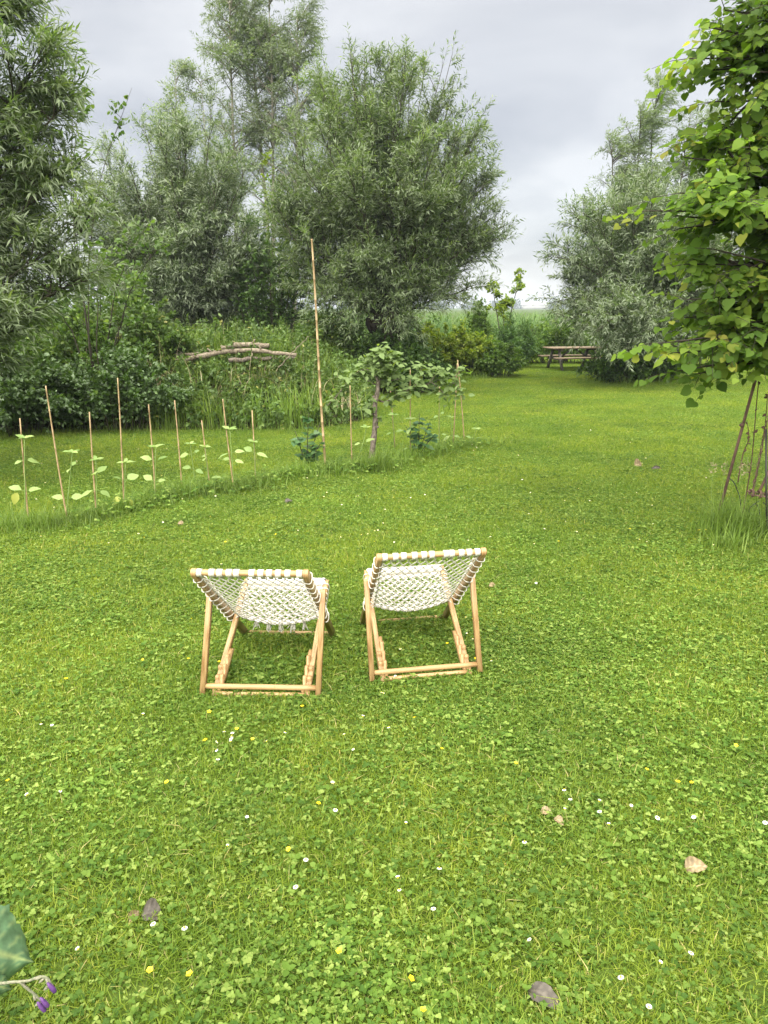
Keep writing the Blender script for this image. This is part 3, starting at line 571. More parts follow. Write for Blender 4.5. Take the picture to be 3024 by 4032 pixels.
# ------------------------------------------------------------------ lime tree at the right edge (large leaves)
def lime_tree():
    base = np.array([5.66, 6.95, 0]); r = thing('lime_tree', 'lime tree with big heart-shaped yellow-green leaves hanging over the lawn', 'tree', base)
    zs = np.linspace(-.05, 6.6, 12)
    tube_mesh('trunk', np.c_[.05 * np.sin(zs * 1.3), .04 * np.cos(zs), zs], np.linspace(.17, .04, 12)[None], M_BARK, 12, r)
    lim = [(-2.55, 1.45, -.7), (-2.75, 1.75, -.3), (-2.5, 1.95, -1.0), (-2.35, 2.25, -.5), (-2.6, 2.55, -.1), (-2.95, 2.95, -.4), (-2.85, 3.25, -.1), (-2.4, 3.05, -1.0), (-2.35, 3.5, -.6), (-2.15, 3.8, -.2), (-2.2, 4.1, -.7), (-1.9, 4.45, -.3), (-2.35, 4.75, -.3),
           (-2.1, 5.0, -.6), (-1.7, 5.2, -.2), (-1.6, 4.2, -1.1), (-1.7, 3.4, -1.3), (-1.8, 2.6, -1.3), (-1.7, 1.9, -1.4), (-1.9, 2.4, .6), (-1.8, 3.4, .7), (-1.6, 4.4, .7), (-1.5, 5.6, .1), (-.8, 6.2, -.4), (-.8, 5.2, -1.2), (-.7, 4.2, -1.6), (-.8, 3, -1.7), (-.7, 2.2, -1.6),
           (.9, 2.5, -1.5), (1.6, 3.4, -.8), (1.8, 2.4, .3), (1.5, 4.6, -.3), (.6, 5.8, .5), (.8, 4.6, 1.2), (-.4, 3.6, 1.6), (1.0, 3.2, 1.4), (-.6, 2.6, 1.5), (-2.0, 1.6, -1.2), (-2.2, 1.7, .3), (-2.5, 2.2, -.75), (-2.3, 2.8, -.75), (-2.5, 3.45, -.5), (-2.2, 4.55, -.1), (-2.6, 4.9, -.4), (-2.7, 5.2, -.1), (-2.45, 5.5, -.6), (-2.2, 5.8, -.2), (-2.75, 5.5, .2)] + [(-rng.uniform(1.9, 2.75) + .12 * abs(b - 2.6), b, rng.uniform(-1.3, .4)) for b in np.linspace(1.3, 5.4, 34)]
    tips = base + np.array([(a, c, max(b, 1.2) + .28) for a, b, c in lim]); n = len(tips)
    spr = [(2660, 250, 6.2), (2700, 120, 6.3), (2690, 300, 6.4), (2690, 560, 6.3), (2640, 640, 6.2), (2620, 780, 6.1), (2500, 850, 6.0), (2560, 865, 6.1), (2620, 920, 6.2), (2640, 1060, 6.1), (2650, 1200, 6.0), (2650, 1270, 6.2), (2560, 1370, 5.9), (2590, 1410, 6.0), (2620, 1480, 5.9), (2700, 1490, 6.0), (2800, 1460, 6.0), (2740, 200, 6.3), (2800, 60, 6.4), (2850, -60, 6.5), (2760, 420, 6.2), (2900, 300, 6.1), (2900, 600, 6.0), (2880, 900, 5.9), (2880, 1150, 5.9), (2780, 1300, 6.0), (2760, 700, 6.1), (2750, 1000, 6.0), (2950, 100, 6.2), (2980, 1400, 6.0)]
    tips = np.concatenate([tips, [D(p[0] + 55, p[1] - 20, p[2] + .15) for p in spr]]); n = len(tips)
    st0 = base + np.c_[np.zeros((n, 2)), np.clip(tips[:, 2] - rng.uniform(.2, .9, n), 1.5, 6.2)]
    ctrl = (st0 + tips) / 2 + np.c_[np.zeros((n, 2)), rng.uniform(.15, .4, n)]
    P = bez(st0, ctrl, tips, 9)
    V, Fs = tubes(P - base, np.tile(np.linspace(.035, .005, 9), (n, 1)), 6); link('branches', mesh('branches', V, Fs, M_BARK, smooth=True), r, kind='stuff')
    # side twigs, leaves alternate in two rows
    K = n * 6; si = np.repeat(np.arange(n), 6); t = .3 + .6 * rng.random(K); f = t * 8; i0 = np.minimum(f.astype(int), 7); fr = (f - i0)[:, None]
    O = P[si, i0] * (1 - fr) + P[si, i0 + 1] * fr; Tg = nrm(P[si, i0 + 1] - P[si, i0]); dS = nrm(Tg * .8 + rnd_unit(K) * .9); ln = rng.uniform(.5, 1.0, K) * (1.35 - t)
    e = O + dS * ln[:, None]; e[:, 2] = np.maximum(e[:, 2], 1.72); S9 = bez(O, (O + e) / 2 + np.array([0, 0, .08]), e, 9)
    V, Fs = tubes((S9 - base)[:, ::2], np.tile(np.linspace(.012, .003, 5), (K, 1)), 5); link('side_branches', mesh('side_branches', V, Fs, M_BARK, smooth=True), r, kind='stuff')
    P = np.concatenate([P, S9]); n = len(P)
    K = n * 11; si = np.repeat(np.arange(n), 11); t = .22 + .78 * rng.random(K); t[::11] = 1
    f = t * 8; i0 = np.minimum(f.astype(int), 7); fr = (f - i0)[:, None]; O = P[si, i0] * (1 - fr) + P[si, i0 + 1] * fr; Tg = nrm(P[si, i0 + 1] - P[si, i0])
    sd_ = nrm(np.cross(Tg, [0, 0, 1.0])) * np.where(rng.random(K) < .5, 1, -1)[:, None]
    Dt = nrm(Tg * .8 + sd_ * rng.uniform(.2, 1.1, K)[:, None] + rng.normal(0, .25, (K, 3))); LT = rng.uniform(.18, .42, K)
    e = O + Dt * LT[:, None] + np.c_[np.zeros((K, 2)), -.22 * LT]
    tp = bez(O, O + Dt * (LT * .5)[:, None], e, 3); V, Fs = tubes(tp - base, np.tile(np.linspace(.004, .0015, 3), (K, 1)), 3); link('twigs', mesh('twigs', V, Fs, M_TWIG), r, kind='stuff')
    m = 8; s = (np.arange(m) + .7) / m; s3 = s[None, :, None]
    c1 = O + Dt * (LT * .5)[:, None]
    X = (1 - s3) ** 2 * O[:, None] + 2 * s3 * (1 - s3) * c1[:, None] + s3 ** 2 * e[:, None]
    side = nrm(np.cross(Dt, [0, 0, 1.0]))[:, None] * np.where(np.arange(m) % 2, 1, -1)[None, :, None]
    Dl = nrm(Dt[:, None] * .55 + side * .8 + np.array([0, 0, -.42]) + rng.normal(0, .28, (K, m, 3)))
    Nl = nrm(np.array([-.25, -.35, 1.0]) + rng.normal(0, .42, (K, m, 3)))
    X = X + Dl * .022; q = K * m; L = rng.gamma(11, .064 / 11, q); tone = np.clip(np.repeat(rng.normal(.42, .22, K), m) + rng.normal(0, .14, q), 0, 1)
    Xf, Df, Nf = X.reshape(-1, 3), Dl.reshape(-1, 3), Nl.reshape(-1, 3)
    uu = 1512 + FPX * Xf[:, 0] / (Xf[:, 1] * CP + (CAM_H - Xf[:, 2]) * SP); kp = (uu < 3250) | (rng.random(q) < .22)     # thinner on the far side of the crown
    Xf, Df, Nf, L, tone = Xf[kp], Df[kp], Nf[kp], L[kp], tone[kp]; q = len(Xf)
    # the 300 leaves that show largest (outer ones on the lawn side) are parts of their own
    u = 1512 + FPX * Xf[:, 0] / (Xf[:, 1] * CP + (CAM_H - Xf[:, 2]) * SP)
    score = Xf[:, 1] * .6 + Xf[:, 0] * 1.0 + np.where(u > 3030, 9, 0) + rng.random(q) * .9
    big = np.zeros(q, bool); big[np.argsort(score)[:300]] = True
    a = Acc(); kind_ = rng.integers(0, 4, q)
    for kd in range(4):      # flat, cupped, drooping and twisted blades
        tv = T_HEART[0].copy(); tv[:, 2] += [0, .35, -.25, 0][kd] * tv[:, 1] ** 2 + [0, 0, -.22, 0][kd] * tv[:, 0] ** 2 + [0, 0, 0, .35][kd] * tv[:, 1] * tv[:, 0]
        w_ = (~big) & (kind_ == kd); a.add(*leaves(Xf[w_], Df[w_], Nf[w_], L[w_], L[w_] * rng.uniform(.8, 1.02, w_.sum()), (tv, T_HEART[1]), tone[w_]))
    cr_ = link('crown', a.mesh('crown', M_LINDEN, off=base, smooth=True), r, kind='stuff')
    protos = []
    for k in range(6):
        tp_ = T_HEART[0].copy(); tp_[:, 2] += rng.normal(0, .02, len(tp_)) + [.3, -.25, 0, .2, -.1, .1][k] * tp_[:, 1] ** 2 - [0, .2, .1, 0, .25, .1][k] * tp_[:, 0] ** 2; tp_[:, 1] *= .95
        protos.append(mesh('leaf', tp_, [np.array(T_HEART[1])], M_LINDEN, np.full(len(tp_), (k + .8) / 6.2), smooth=True))
    for i in np.where(big)[0]:
        d = Df[i]; sx = np.cross(Nf[i], d); sx /= np.linalg.norm(sx); up_ = np.cross(d, sx)
        o = link('leaf', protos[min(5, int(tone[i] * 6))], cr_)
        o.matrix_local = Matrix.Translation(Vector(Xf[i] - base)) @ Matrix(np.column_stack([d, sx, up_]).tolist()).to_4x4() @ Matrix.Scale(L[i], 4)
    return r
lime_tree()

# ------------------------------------------------------------------ mound cover: nettles, tall grass, straw (stuff)
def scatter_mound(n, x0, x1, y0, y1, hmin=.04):
    out_ = []
    while len(out_) < n:
        x, y = rng.uniform(x0, x1), rng.uniform(y0, y1); h = mound_h(x, y)
        if h > hmin and (rng.random() < .45 + .55 * (y < 15.5)): out_.append((x, y, h - .02))
    return np.array(out_)
a = Acc()
F0 = scatter_mound(1250, -8.5, -.2, 12.1, 19.5, .03)
n = len(F0); h = rng.uniform(.35, .85, n) * np.where(F0[:, 1] < 14.3, .62, 1) * np.where((np.abs(F0[:, 0] + 2.9) < 1.5) & (np.abs(F0[:, 1] - 13.8) < .65), .78, 1)
tip = F0 + np.c_[rng.normal(0, .12, (n, 2)), h]; tip[:, 1] -= .12
P = bez(F0, (F0 + tip) / 2 + np.c_[rng.normal(0, .04, (n, 2)), np.zeros(n)], tip, 5)
foliage_from_paths(P, 11, .12, .12, T_OV2, .09, .05, 4, acc=a, spread=1.2, up=.0, droop=.4, leafdown=.35)
link('nettle_undergrowth', a.mesh('nettle_undergrowth', M_NETTLE), kind='stuff')
a = Acc(); V, Fs = tubes(P, np.tile(np.linspace(.004, .002, 5), (n, 1)), 3); link('nettle_stem_undergrowth', mesh('nettle_stems', V, Fs, M_STEM), kind='stuff')
a = Acc()
cl = scatter_mound(330, -5.6, -.2, 12.2, 19, .03); cl = cl[rng.random(len(cl)) < .9]
O = np.repeat(cl, 16, axis=0) + np.c_[rng.normal(0, .10, (len(cl) * 16, 2)), np.zeros(len(cl) * 16)]; n = len(O)
a.add(*blades(O, rng.uniform(0, 6.283, n), rng.uniform(.5, 1.1, n) * np.where((O[:, 1] < 14.4) & (O[:, 1] > 12.7), .62, .9) * np.where((np.abs(O[:, 0] + 2.9) < 1.5) & (np.abs(O[:, 1] - 13.8) < .65), .75, 1), rng.uniform(.009, .02, n), rng.uniform(.1, .85, n), rng.random(n), 5))
link('tall_grass', a.mesh('tall_grass', M_TALLG), kind='stuff')
a = Acc()
def straw_clump(c, n, s, h):
    O = np.asarray(c) + np.c_[rng.normal(0, s, (n, 2)), np.zeros(n)]
    a.add(*blades(O, rng.uniform(0, 6.283, n), rng.uniform(.5, 1, n) * h, rng.uniform(.006, .012, n), rng.uniform(.3, 1.8, n), rng.random(n), 5))
for (u, v, y, n, s, h) in [(600, 1470, 13.4, 46, .18, .55), (640, 1520, 13.1, 30, .2, .5), (560, 1420, 13.9, 16, .15, .5), (1090, 1440, 14.0, 12, .2, .6), (520, 1560, 12.8, 8, .1, .55), (950, 1500, 13.2, 8, .4, .6), (1200, 1480, 13.4, 8, .3, .6), (800, 1450, 13.6, 10, .4, .6), (1360, 1560, 12.9, 14, .12, .55)]:
    p = D(u, v, y); z = mound_h(p[0], y); straw_clump((p[0], y - .15, max(float(z), p[2] - h * .35)), int(n * 1.5), s, h)
Os = scatter_mound(120, -6, -.3, 12.2, 17, .03); n = len(Os)
a.add(*blades(Os, rng.uniform(0, 6.283, n), rng.uniform(.6, 1.25, n), rng.uniform(.004, .007, n), rng.uniform(.1, .9, n), rng.random(n), 5))
link('straw_grass', a.mesh('straw_grass', M_STRAW), kind='stuff')

# logs lying on the mound
def log(name, label, pts, r0, r1, group=None, mat=None):
    p = smooth_path(pts, 18); base = p[0] * 1.0
    r = thing(name, label, 'log', base, group)
    R = np.linspace(r0, r1, 18) * (1 + .12 * np.sin(np.arange(18) * 1.9) + rng.normal(0, .05, 18))
    tube_mesh('wood', p - base + rng.normal(0, .006, p.shape), R[None], mat or M_LOG, 10, r)
    for k in (5, 11):
        e = p[k] - base; d = np.array([rng.normal(0, .06), -.06, .10]); tube_mesh('branch_stub', np.array([e, e + d]), np.array([[r1 * .6, r1 * .35]]), M_LOG, 6, r)
    return r
Y = 14.1
log('fallen_log', 'long curved bare log lying on top of the mound', [D(690, 1425, Y), D(790, 1402, Y), D(900, 1385, Y + .1), D(1010, 1380, Y), D(1090, 1392, Y), D(1165, 1398, Y)], .052, .034)
log('fallen_log', 'short thick split log piled behind the curved log', [D(870, 1372, Y + .35), D(960, 1358, Y + .35), D(1060, 1362, Y + .35)], .06, .045)
log('fallen_log', 'grey branch tucked under the right end of curved log', [D(900, 1420, Y - .05), D(1010, 1412, Y), D(1130, 1412, Y + .1), D(1160, 1408, Y + .15)], .045, .03, mat=M_APPLEBARK)
log('fallen_log', 'thin weathered stick left of the curved log', [D(680, 1398, Y + .3), D(760, 1394, Y + .3), D(850, 1383, Y + .3)], .035, .022)
log('dead_branch', 'pale leaning dry stalk sticking up from the mound nettles', [D(1095, 1450, 13.5), D(1150, 1390, 13.5), D(1213, 1325, 13.6)], .010, .005)

# ------------------------------------------------------------------ reeds and far distance
a = Acc()
n = 6800; y = 31 + 45 * rng.random(n) ** 2.2; x = rng.uniform(-1, 1, n) * (.5 * y) + 2
keep = (x > -.5 + (y - 31) * -.1); x, y = x[keep], y[keep]; n = len(x)
H = rng.uniform(1.45, 1.84, n); az = rng.normal(0.15, .5, n)
for k in range(5):
    zb = H * (.12 + .17 * k)
    O = np.c_[x + rng.normal(0, .02, n), y, zb]; hh = rng.uniform(.35, .6, n) * (H / 1.8)
    hh = np.minimum(hh, (H - zb) * 1.15 + .1)
    a.add(*blades(O, az + rng.choice([0, math.pi], n, p=[.75, .25]) + rng.normal(0, .4, n), hh, rng.uniform(.028, .055, n), rng.uniform(.5, 1.4, n), np.clip(rng.normal(.45, .25, n) + .06 * k, 0, 1), 3))
O = np.c_[x, y, np.zeros(n)]; a.add(*blades(O, az, H * .9, np.full(n, .012), np.full(n, .06), rng.random(n) * .5, 2))
link('reeds', a.mesh('reeds', M_REED), kind='stuff')
a = Acc()
for k in range(190):
    yy = rng.uniform(780, 1000); xx = rng.uniform(-420, 520); hgt = rng.uniform(7, 13) if rng.random() < .75 else rng.uniform(4, 7); w = rng.uniform(4, 11)
    m = 150; d = rnd_unit(m); d[:, 2] = np.abs(d[:, 2]); q = rng.random(m) ** .4
    O = np.array([xx, yy, 0]) + d * q[:, None] * np.array([w, w, hgt]) * np.array([1, 1, 1]); O[:, 2] = np.maximum(O[:, 2], 0.2)
    a.add(*leaves(O, rnd_unit(m), rnd_unit(m), rng.uniform(1.4, 2.8, m), rng.uniform(1.2, 2.0, m), T_OV2, rng.random(m)))
link('distant_woodland', a.mesh('distant_woodland', M_FAR), kind='stuff')
bp = D(2105, 1210, 760); barn = thing('barn', 'low farm building with long grey roof on the horizon', 'building', (bp[0], 760, 0))
def box(sx, sy, sz, c=(0, 0, 0)):
    V = np.array([[x, y, z] for x in (-.5, .5) for y in (-.5, .5) for z in (-.5, .5)]) * [sx, sy, sz] + np.array(c)
    return V, [np.array([[0, 1, 3, 2], [4, 6, 7, 5], [0, 4, 5, 1], [2, 3, 7, 6], [0, 2, 6, 4], [1, 5, 7, 3]])]
V, Fs = box(24, 12, 4, (0, 0, 2)); link('wall', mesh('wall', V, Fs, M_WALL), barn)
V = np.array([[-13, -7, 4], [13, -7, 4], [13, 0, 7.6], [-13, 0, 7.6], [-13, 7, 4], [13, 7, 4]]); link('roof', mesh('roof', V, [np.array([[0, 1, 2, 3], [3, 2, 5, 4]]), np.array([[0, 3, 4], [1, 5, 2]])], M_ROOF), barn)

# ------------------------------------------------------------------ beams
def beam_geo(p, q, w, h, side, ch=.003):
    """bar from p to q; w along side axis, h across; chamfered"""
    p, q = np.asarray(p, float), np.asarray(q, float); t = nrm(q - p); s = np.asarray(side, float); s = nrm(s - t * s.dot(t)); u = np.cross(t, s)
    pr = [(-w / 2 + ch, -h / 2), (w / 2 - ch, -h / 2), (w / 2, -h / 2 + ch), (w / 2, h / 2 - ch), (w / 2 - ch, h / 2), (-w / 2 + ch, h / 2), (-w / 2, h / 2 - ch), (-w / 2, -h / 2 + ch)]
    V = [c + s * a_ + u * b_ for c in (p, q) for a_, b_ in pr]
    return np.array(V), [np.array([[i, (i + 1) % 8, 8 + (i + 1) % 8, 8 + i] for i in range(8)]), np.array([list(range(7, -1, -1)), list(range(8, 16))])]
def beam(name, p, q, w, h, side, mat, parent, ch=.003):
    V, Fs = beam_geo(p, q, w, h, side, ch); return link(name, mesh(name, V, Fs, mat), parent)

# ------------------------------------------------------------------ picnic table
pt = thing('picnic_table', 'wooden picnic table with attached benches half hidden by the willow', 'table', (6.25, 24.9, 0), rz=rad(12)); pt.scale = (.92, .92, .95)
for k in range(5): beam('table_plank', (-1.0, -.34 + k * .17, .75), (1.0, -.34 + k * .17, .75), .16, .045, (0, 1, 0), M_TABTOP, pt, .006)
for s_ in (-1, 1):
    for k in range(2): beam('bench_plank', (-1.0, s_ * (.62 + k * .155), .44), (1.0, s_ * (.62 + k * .155), .44), .145, .045, (0, 1, 0), M_TABTOP, pt, .006)
    for e in (-.68, .68): beam('leg', (e, s_ * .62, 0), (e, s_ * .24, .725), .07, .10, (1, 0, 0), M_TABLEG, pt, .006)
for e in (-.68, .68):
    beam('bench_support', (e + .07, -.76, .385), (e + .07, .76, .385), .055, .10, (1, 0, 0), M_TABLEG, pt, .005)
    beam('top_support', (e + .07, -.38, .69), (e + .07, .38, .69), .055, .07, (1, 0, 0), M_TABLEG, pt, .005)
    beam('brace', (e + (.09 if e < 0 else -.02), 0, .36), (e * .12, 0, .70), .07, .05, (0, 1, 0), M_TABLEG, pt, .005)

# ------------------------------------------------------------------ deck chairs
A_TOP, A_FOOT, B_REAR, B_FRONT, C_BOT, C_TOP = np.array([-.10, .73]), np.array([.78, .0]), np.array([.0, .0]), np.array([.755, .357]), np.array([.004, .050]), np.array([.225, .505])
CROSS = np.array([.497, .235]); HA, HB, HC = .278, .248, .309
def X3(x, yz): return np.array([x, yz[0], yz[1]])
def sling(u, s):
    """u -1..1 across, s 0 at top rail .. 1 at the crossing .. 2 at front bar"""
    u = np.asarray(u, float); s = np.asarray(s, float)
    kk = np.clip(s, 0, 1)[..., None]; k2 = np.clip(s - 1, 0, 1)[..., None]
    top = A_TOP + np.array([.012, -.018]); E = top + (CROSS - top) * kk + (B_FRONT - CROSS) * k2
    hw = .260 - .030 * kk[..., 0] - .0 * k2[..., 0]
    sag = .055 * np.sin(np.clip(s / 2, 0, 1) * math.pi) ** 1.2 * (1 - u ** 2)
    return np.stack([u * hw, E[..., 0] + sag * .25, E[..., 1] - sag], -1)
def cords(edges, rc, gap, nc):
    """edges (M,2,2) in (u,s); every edge nc parallel bulging cords -> tubes"""
    M = len(edges); P = []
    mid = edges.mean(1); p0, p1, pm = sling(edges[:, 0, 0], edges[:, 0, 1]), sling(edges[:, 1, 0], edges[:, 1, 1]), sling(mid[:, 0], mid[:, 1])
    t = nrm(p1 - p0); nn = np.array([0, .45, .9]); sd_ = nrm(np.cross(t, nn))
    for k in range(nc):
        o = (k - (nc - 1) / 2) * gap
        q0, q1 = p0 + (pm - p0) * .5 + sd_ * o * .8, p1 + (pm - p1) * .5 + sd_ * o * .8
        P.append(np.stack([p0 + sd_ * o * .15, q0, pm + sd_ * o + rng.normal(0, .0008, pm.shape), q1, p1 + sd_ * o * .15], 1))
    P = np.concatenate(P); return tubes(P, np.full(P.shape[:2], rc), 4)
def knots(UV, r, lift=0):
    c = sling(UV[:, 0], UV[:, 1]); n = len(c)
    oc = np.array([[1, 0, 0], [-1, 0, 0], [0, 1, 0], [0, -1, 0], [0, 0, 1], [0, 0, -1]], float)
    of = np.array([[0, 2, 4], [2, 1, 4], [1, 3, 4], [3, 0, 4], [2, 0, 5], [1, 2, 5], [3, 1, 5], [0, 3, 5]])
    V = c[:, None] + oc[None] * r; F = np.arange(n)[:, None, None] * 6 + of[None]
    return V.reshape(-1, 3), [F.reshape(-1, 3)]
def net_edges(cols, s0, s1, rows):
    E, K = [], []
    for j in range(rows):
        off = 0 if j % 2 == 0 else .5
        sj, sn = s0 + (s1 - s0) * j / rows, s0 + (s1 - s0) * (j + 1) / rows
        for i in range(cols + (0 if off else 1)):
            u = -1 + 2 * (i + off) / cols; K.append((u, sj))
            for du in (-.5, .5):
                un = u + 2 * du / cols
                if -1.001 <= un <= 1.001: E.append(((u, sj), (un, sn)))
    return np.array(E), np.array(K)
def deck_chair(label, loc, rz, wraps, seed, rack, a_top):
    global rng, A_TOP
    A_TOP = np.array(a_top)
    old, rng = rng, np.random.default_rng(seed)
    r = thing('deck_chair', label, 'chair', loc, 'deck chairs on the lawn', rz)
    ex = (1, 0, 0)
    dirA = (A_TOP - A_FOOT) / np.linalg.norm(A_TOP - A_FOOT); dirB = (B_FRONT - B_REAR) / np.linalg.norm(B_FRONT - B_REAR)
    def rail(name, x, p, q, w, h):
        """side rail with a rounded upper end"""
        t2 = (q - p) / np.linalg.norm(q - p); n2 = np.array([-t2[1], t2[0]])
        prof = [p - n2 * h / 2] + [q + n2 * h / 2 * math.sin(a_) + t2 * h / 2 * math.cos(a_) for a_ in np.linspace(-math.pi / 2, math.pi / 2, 9)] + [p + n2 * h / 2]
        k = len(prof); ch = .0025; V = []
        for xx, sh in ((x - w / 2, .93), (x - w / 2 + ch, 1), (x + w / 2 - ch, 1), (x + w / 2, .93)):
            for pp in prof:
                ax = p + t2 * np.dot(pp - p, t2); V.append(X3(xx, ax + (pp - ax) * sh))
        F = [[b * k + i, b * k + (i + 1) % k, (b + 1) * k + (i + 1) % k, (b + 1) * k + i] for b in range(3) for i in range(k)]
        return link(name, mesh(name, np.array(V), [np.array(F), np.array([list(range(k))[::-1], list(range(3 * k, 4 * k))])], M_WOOD), r)
    for s_ in (-1, 1):
        rail('back_rail', s_ * HA, A_FOOT - dirA * .0 + dirA * .012, A_TOP, .026, .044)
        rail('seat_rail', s_ * HB, B_REAR - dirB * .022 + np.array([0, .004]), B_FRONT, .026, .040)
        rail('prop_leg', s_ * HC, C_BOT - (C_TOP - C_BOT) * .085, C_TOP, .028, .034)
        # saw-tooth notch plate on the inner face of the seat rail
        prof = [(.005, -.018)]; 
        for k in range(4):
            b0 = .012 + k * .068
            prof += [(b0, .046), (b0 + .012, .052), (b0 + .024, .046), (b0 + .030, .020), (b0 + .052, .020)]
        prof += [(.30, .018), (.33, -.018)]
        nB = np.array([-dirB[1], dirB[0]]); V = []
        for xx in (s_ * (HB - .014), s_ * (HB - .032)): V += [X3(xx, B_REAR + dirB * a_ + nB * b_) for a_, b_ in prof]
        k = len(prof); F = [[i, (i + 1) % k, k + (i + 1) % k, k + i] for i in range(k)]
        link('notch_plate', mesh('notch_plate', np.array(V), [np.array(F), np.array([list(range(k))[::-1], list(range(k, 2 * k))])], M_WOOD), r)
        prof2 = [(.012 + k_ * .068 + d_, z_) for k_ in range(3) for d_, z_ in ((0, .018), (.0, .040), (.012, .046), (.03, .034), (.034, .018))]
        V = []
        prof2 = [(.004, .012)] + prof2 + [(.25, .012)]
        for xx in (s_ * (HB + .012), s_ * (HB - .012)): V += [X3(xx, B_REAR + dirB * a_ + nB * b_) for a_, b_ in prof2]
        k = len(prof2); F = [[i, (i + 1) % k, k + (i + 1) % k, k + i] for i in range(k)]
        link('notch_block', mesh('notch_block', np.array(V), [np.array(F), np.array([list(range(k))[::-1], list(range(k, 2 * k))])], M_WOOD), r)
        V, Fs = tubes(np.array([[s_ * (HC + .017), C_TOP[0] - .013, C_TOP[1] - .026], [s_ * (HC - .05), C_TOP[0] - .013, C_TOP[1] - .026]]), np.full((1, 2), .006), 8, True)
        link('pivot_bolt', mesh('pivot_bolt', V, Fs, M_IRON), r)
    def dowel(name, yz, hw, rr, k=12):
        P = np.stack([np.linspace(-hw, hw, 9), np.full(9, yz[0]), np.full(9, yz[1])], -1)
        return tube_mesh(name, P, np.full((1, 9), rr) * (1 + .02 * np.sin(np.arange(9) * 2.1)), M_WOODX, k, r)
    dowel('top_bar', A_TOP, HA - .012, .016)
    dowel('front_bar', B_FRONT + np.array([-.012, -.006]), HB - .012, .014)
    dowel('prop_bar', C_BOT, HC - .013, .0145)
    dowel('rear_crossbar', B_REAR + np.array([-.014, .016]), HB - .012, .013)
    dowel('front_crossbar', A_FOOT + dirA * .022, HA - .012, .013)
    # net back
    E, K = net_edges(11, .06, 1.04, 20)
    ac = Acc(); ac.add(*cords(E, .0019, .0080, 2)); ac.add(*knots(K, .0062))
    top_n = [(-1 + 2 * i / 11, .06) for i in range(12)]
    ac.add(*cords(np.array([((u * .99, 0.0), (u, s)) for u, s in top_n]), .0026, .008, 2))
    ed = np.linspace(0, 2, 40)
    for u in (-1, 1): ac.add(*tubes(sling(np.full(40, u), ed), np.full(40, .0045), 6))
    link('net', ac.mesh('net', M_CORD, smooth=True), r)
    # denser macrame seat: fans of cord between solid bands
    E, K = net_edges(9, 1.02, 1.86, 12)
    ac = Acc(); ac.add(*cords(E, .0030, .0100, 4)); ac.add(*knots(K, .0095))
    for s in (1.06, 1.86, 1.885): ac.add(*tubes(sling(np.linspace(-1, 1, 30), np.full(30, s)) + rng.normal(0, .001, (30, 3)), np.full(30, .0075), 6))
    link('macrame_seat', ac.mesh('macrame_seat', M_CORD, smooth=True), r)
    # thick plaited edge over the front bar
    ac = Acc(); u = np.linspace(-1, 1, 60)
    for k in range(5):
        ph = k * 2 * math.pi / 5; p = sling(u, np.full(60, 1.93)); p[:, 1] += .016 * np.cos(u * 26 + ph) + .012; p[:, 2] += .018 * np.sin(u * 26 + ph) + .016; p[:, 0] *= 1.04
        ac.add(*tubes(p, np.full(60, .011), 6))
    link('plaited_edge', ac.mesh('plaited_edge', M_CORD, smooth=True), r)
    # webbing wraps on the top bar
    for f in wraps:
        x = -HA + .013 + f * (2 * HA - .026); th = np.linspace(0, 2 * math.pi, 17)[:-1]; w = .0145
        V = []
        for xx, rr in ((x - w, .0172), (x - w * .95, .0196), (x + w * .95, .0196), (x + w, .0172)):
            V += [[xx, A_TOP[0] + rr * math.cos(t_), A_TOP[1] + rr * math.sin(t_)] for t_ in th]
        F = [[b * 16 + i, b * 16 + (i + 1) % 16, (b + 1) * 16 + (i + 1) % 16, (b + 1) * 16 + i] for b in range(3) for i in range(16)]
        o = link('webbing_wrap', mesh('webbing_wrap', np.array(V), [np.array(F)], M_CORD), r)
        e0 = sling(x / .260, 0.0); e1 = sling(x / .260, .05)
        V, Fs = beam_geo(np.array([x, A_TOP[0] + .010, A_TOP[1] - .012]), e1, .022, .004, (1, 0, 0), .001)
        link('strap_tail', mesh('strap_tail', V, Fs, M_CORD), o)
    # cord lashings round the side rails
    def lash(p2, t2, x, half, dep, s_, su):
        n2 = np.array([-t2[1], t2[0]]); inner = x - s_ * (half + .004); outer = x + s_ * (half + .004)
        q = [sling(s_ * .985, su), X3(inner, p2 + n2 * (dep + .004)), X3(outer, p2 + n2 * (dep + .004)), X3(outer, p2 - n2 * (dep + .004)), X3(inner, p2 - n2 * (dep + .004)), sling(s_ * .985, su + .02)]
        V, Fs = tubes(smooth_path(q, 26), np.full(26, .0032), 5); link('lashing', mesh('lashing', V, Fs, M_CORD, smooth=True), r)
    for s_ in (-1, 1):
        for k in range(10):
            su = .07 + k * .098; lash(A_TOP + (CROSS - A_TOP) * (su + .015), dirA, s_ * HA, .013, .022, s_, su)
        for k in range(6):
            su = 1.2 + k * .13; lash(CROSS + (B_FRONT - CROSS) * (su - 1 + .03), dirB, s_ * HB, .013, .020, s_, su)
    # tassels under the seat
    for k in range(5 if seed == 3 else 0):
        c = sling(-.62 + k * .31, 1.12) + np.array([0, 0, -.006]); ac = Acc()
        for q in range(10):
            e = c + np.array([rng.normal(0, .012), rng.normal(0, .008), -rng.uniform(.05, .075)])
            ac.add(*tubes(np.array([c, (c + e) / 2 + rng.normal(0, .003, 3), e]), np.array([.004, .0035, .002]), 4))
        link('tassel', ac.mesh('tassel', M_CORD, smooth=True), r)
    for o in r.children_recursive: o.data.transform(Matrix(((1, rack, 0, 0), (0, 1, 0, 0), (0, 0, 1, 0), (0, 0, 0, 1))))   # frames slightly racked
    rng = old
    return r
WL = [(z - 180) / 1010 for z in (205, 325, 400, 490, 560, 705, 790, 870, 955, 1045, 1155)]
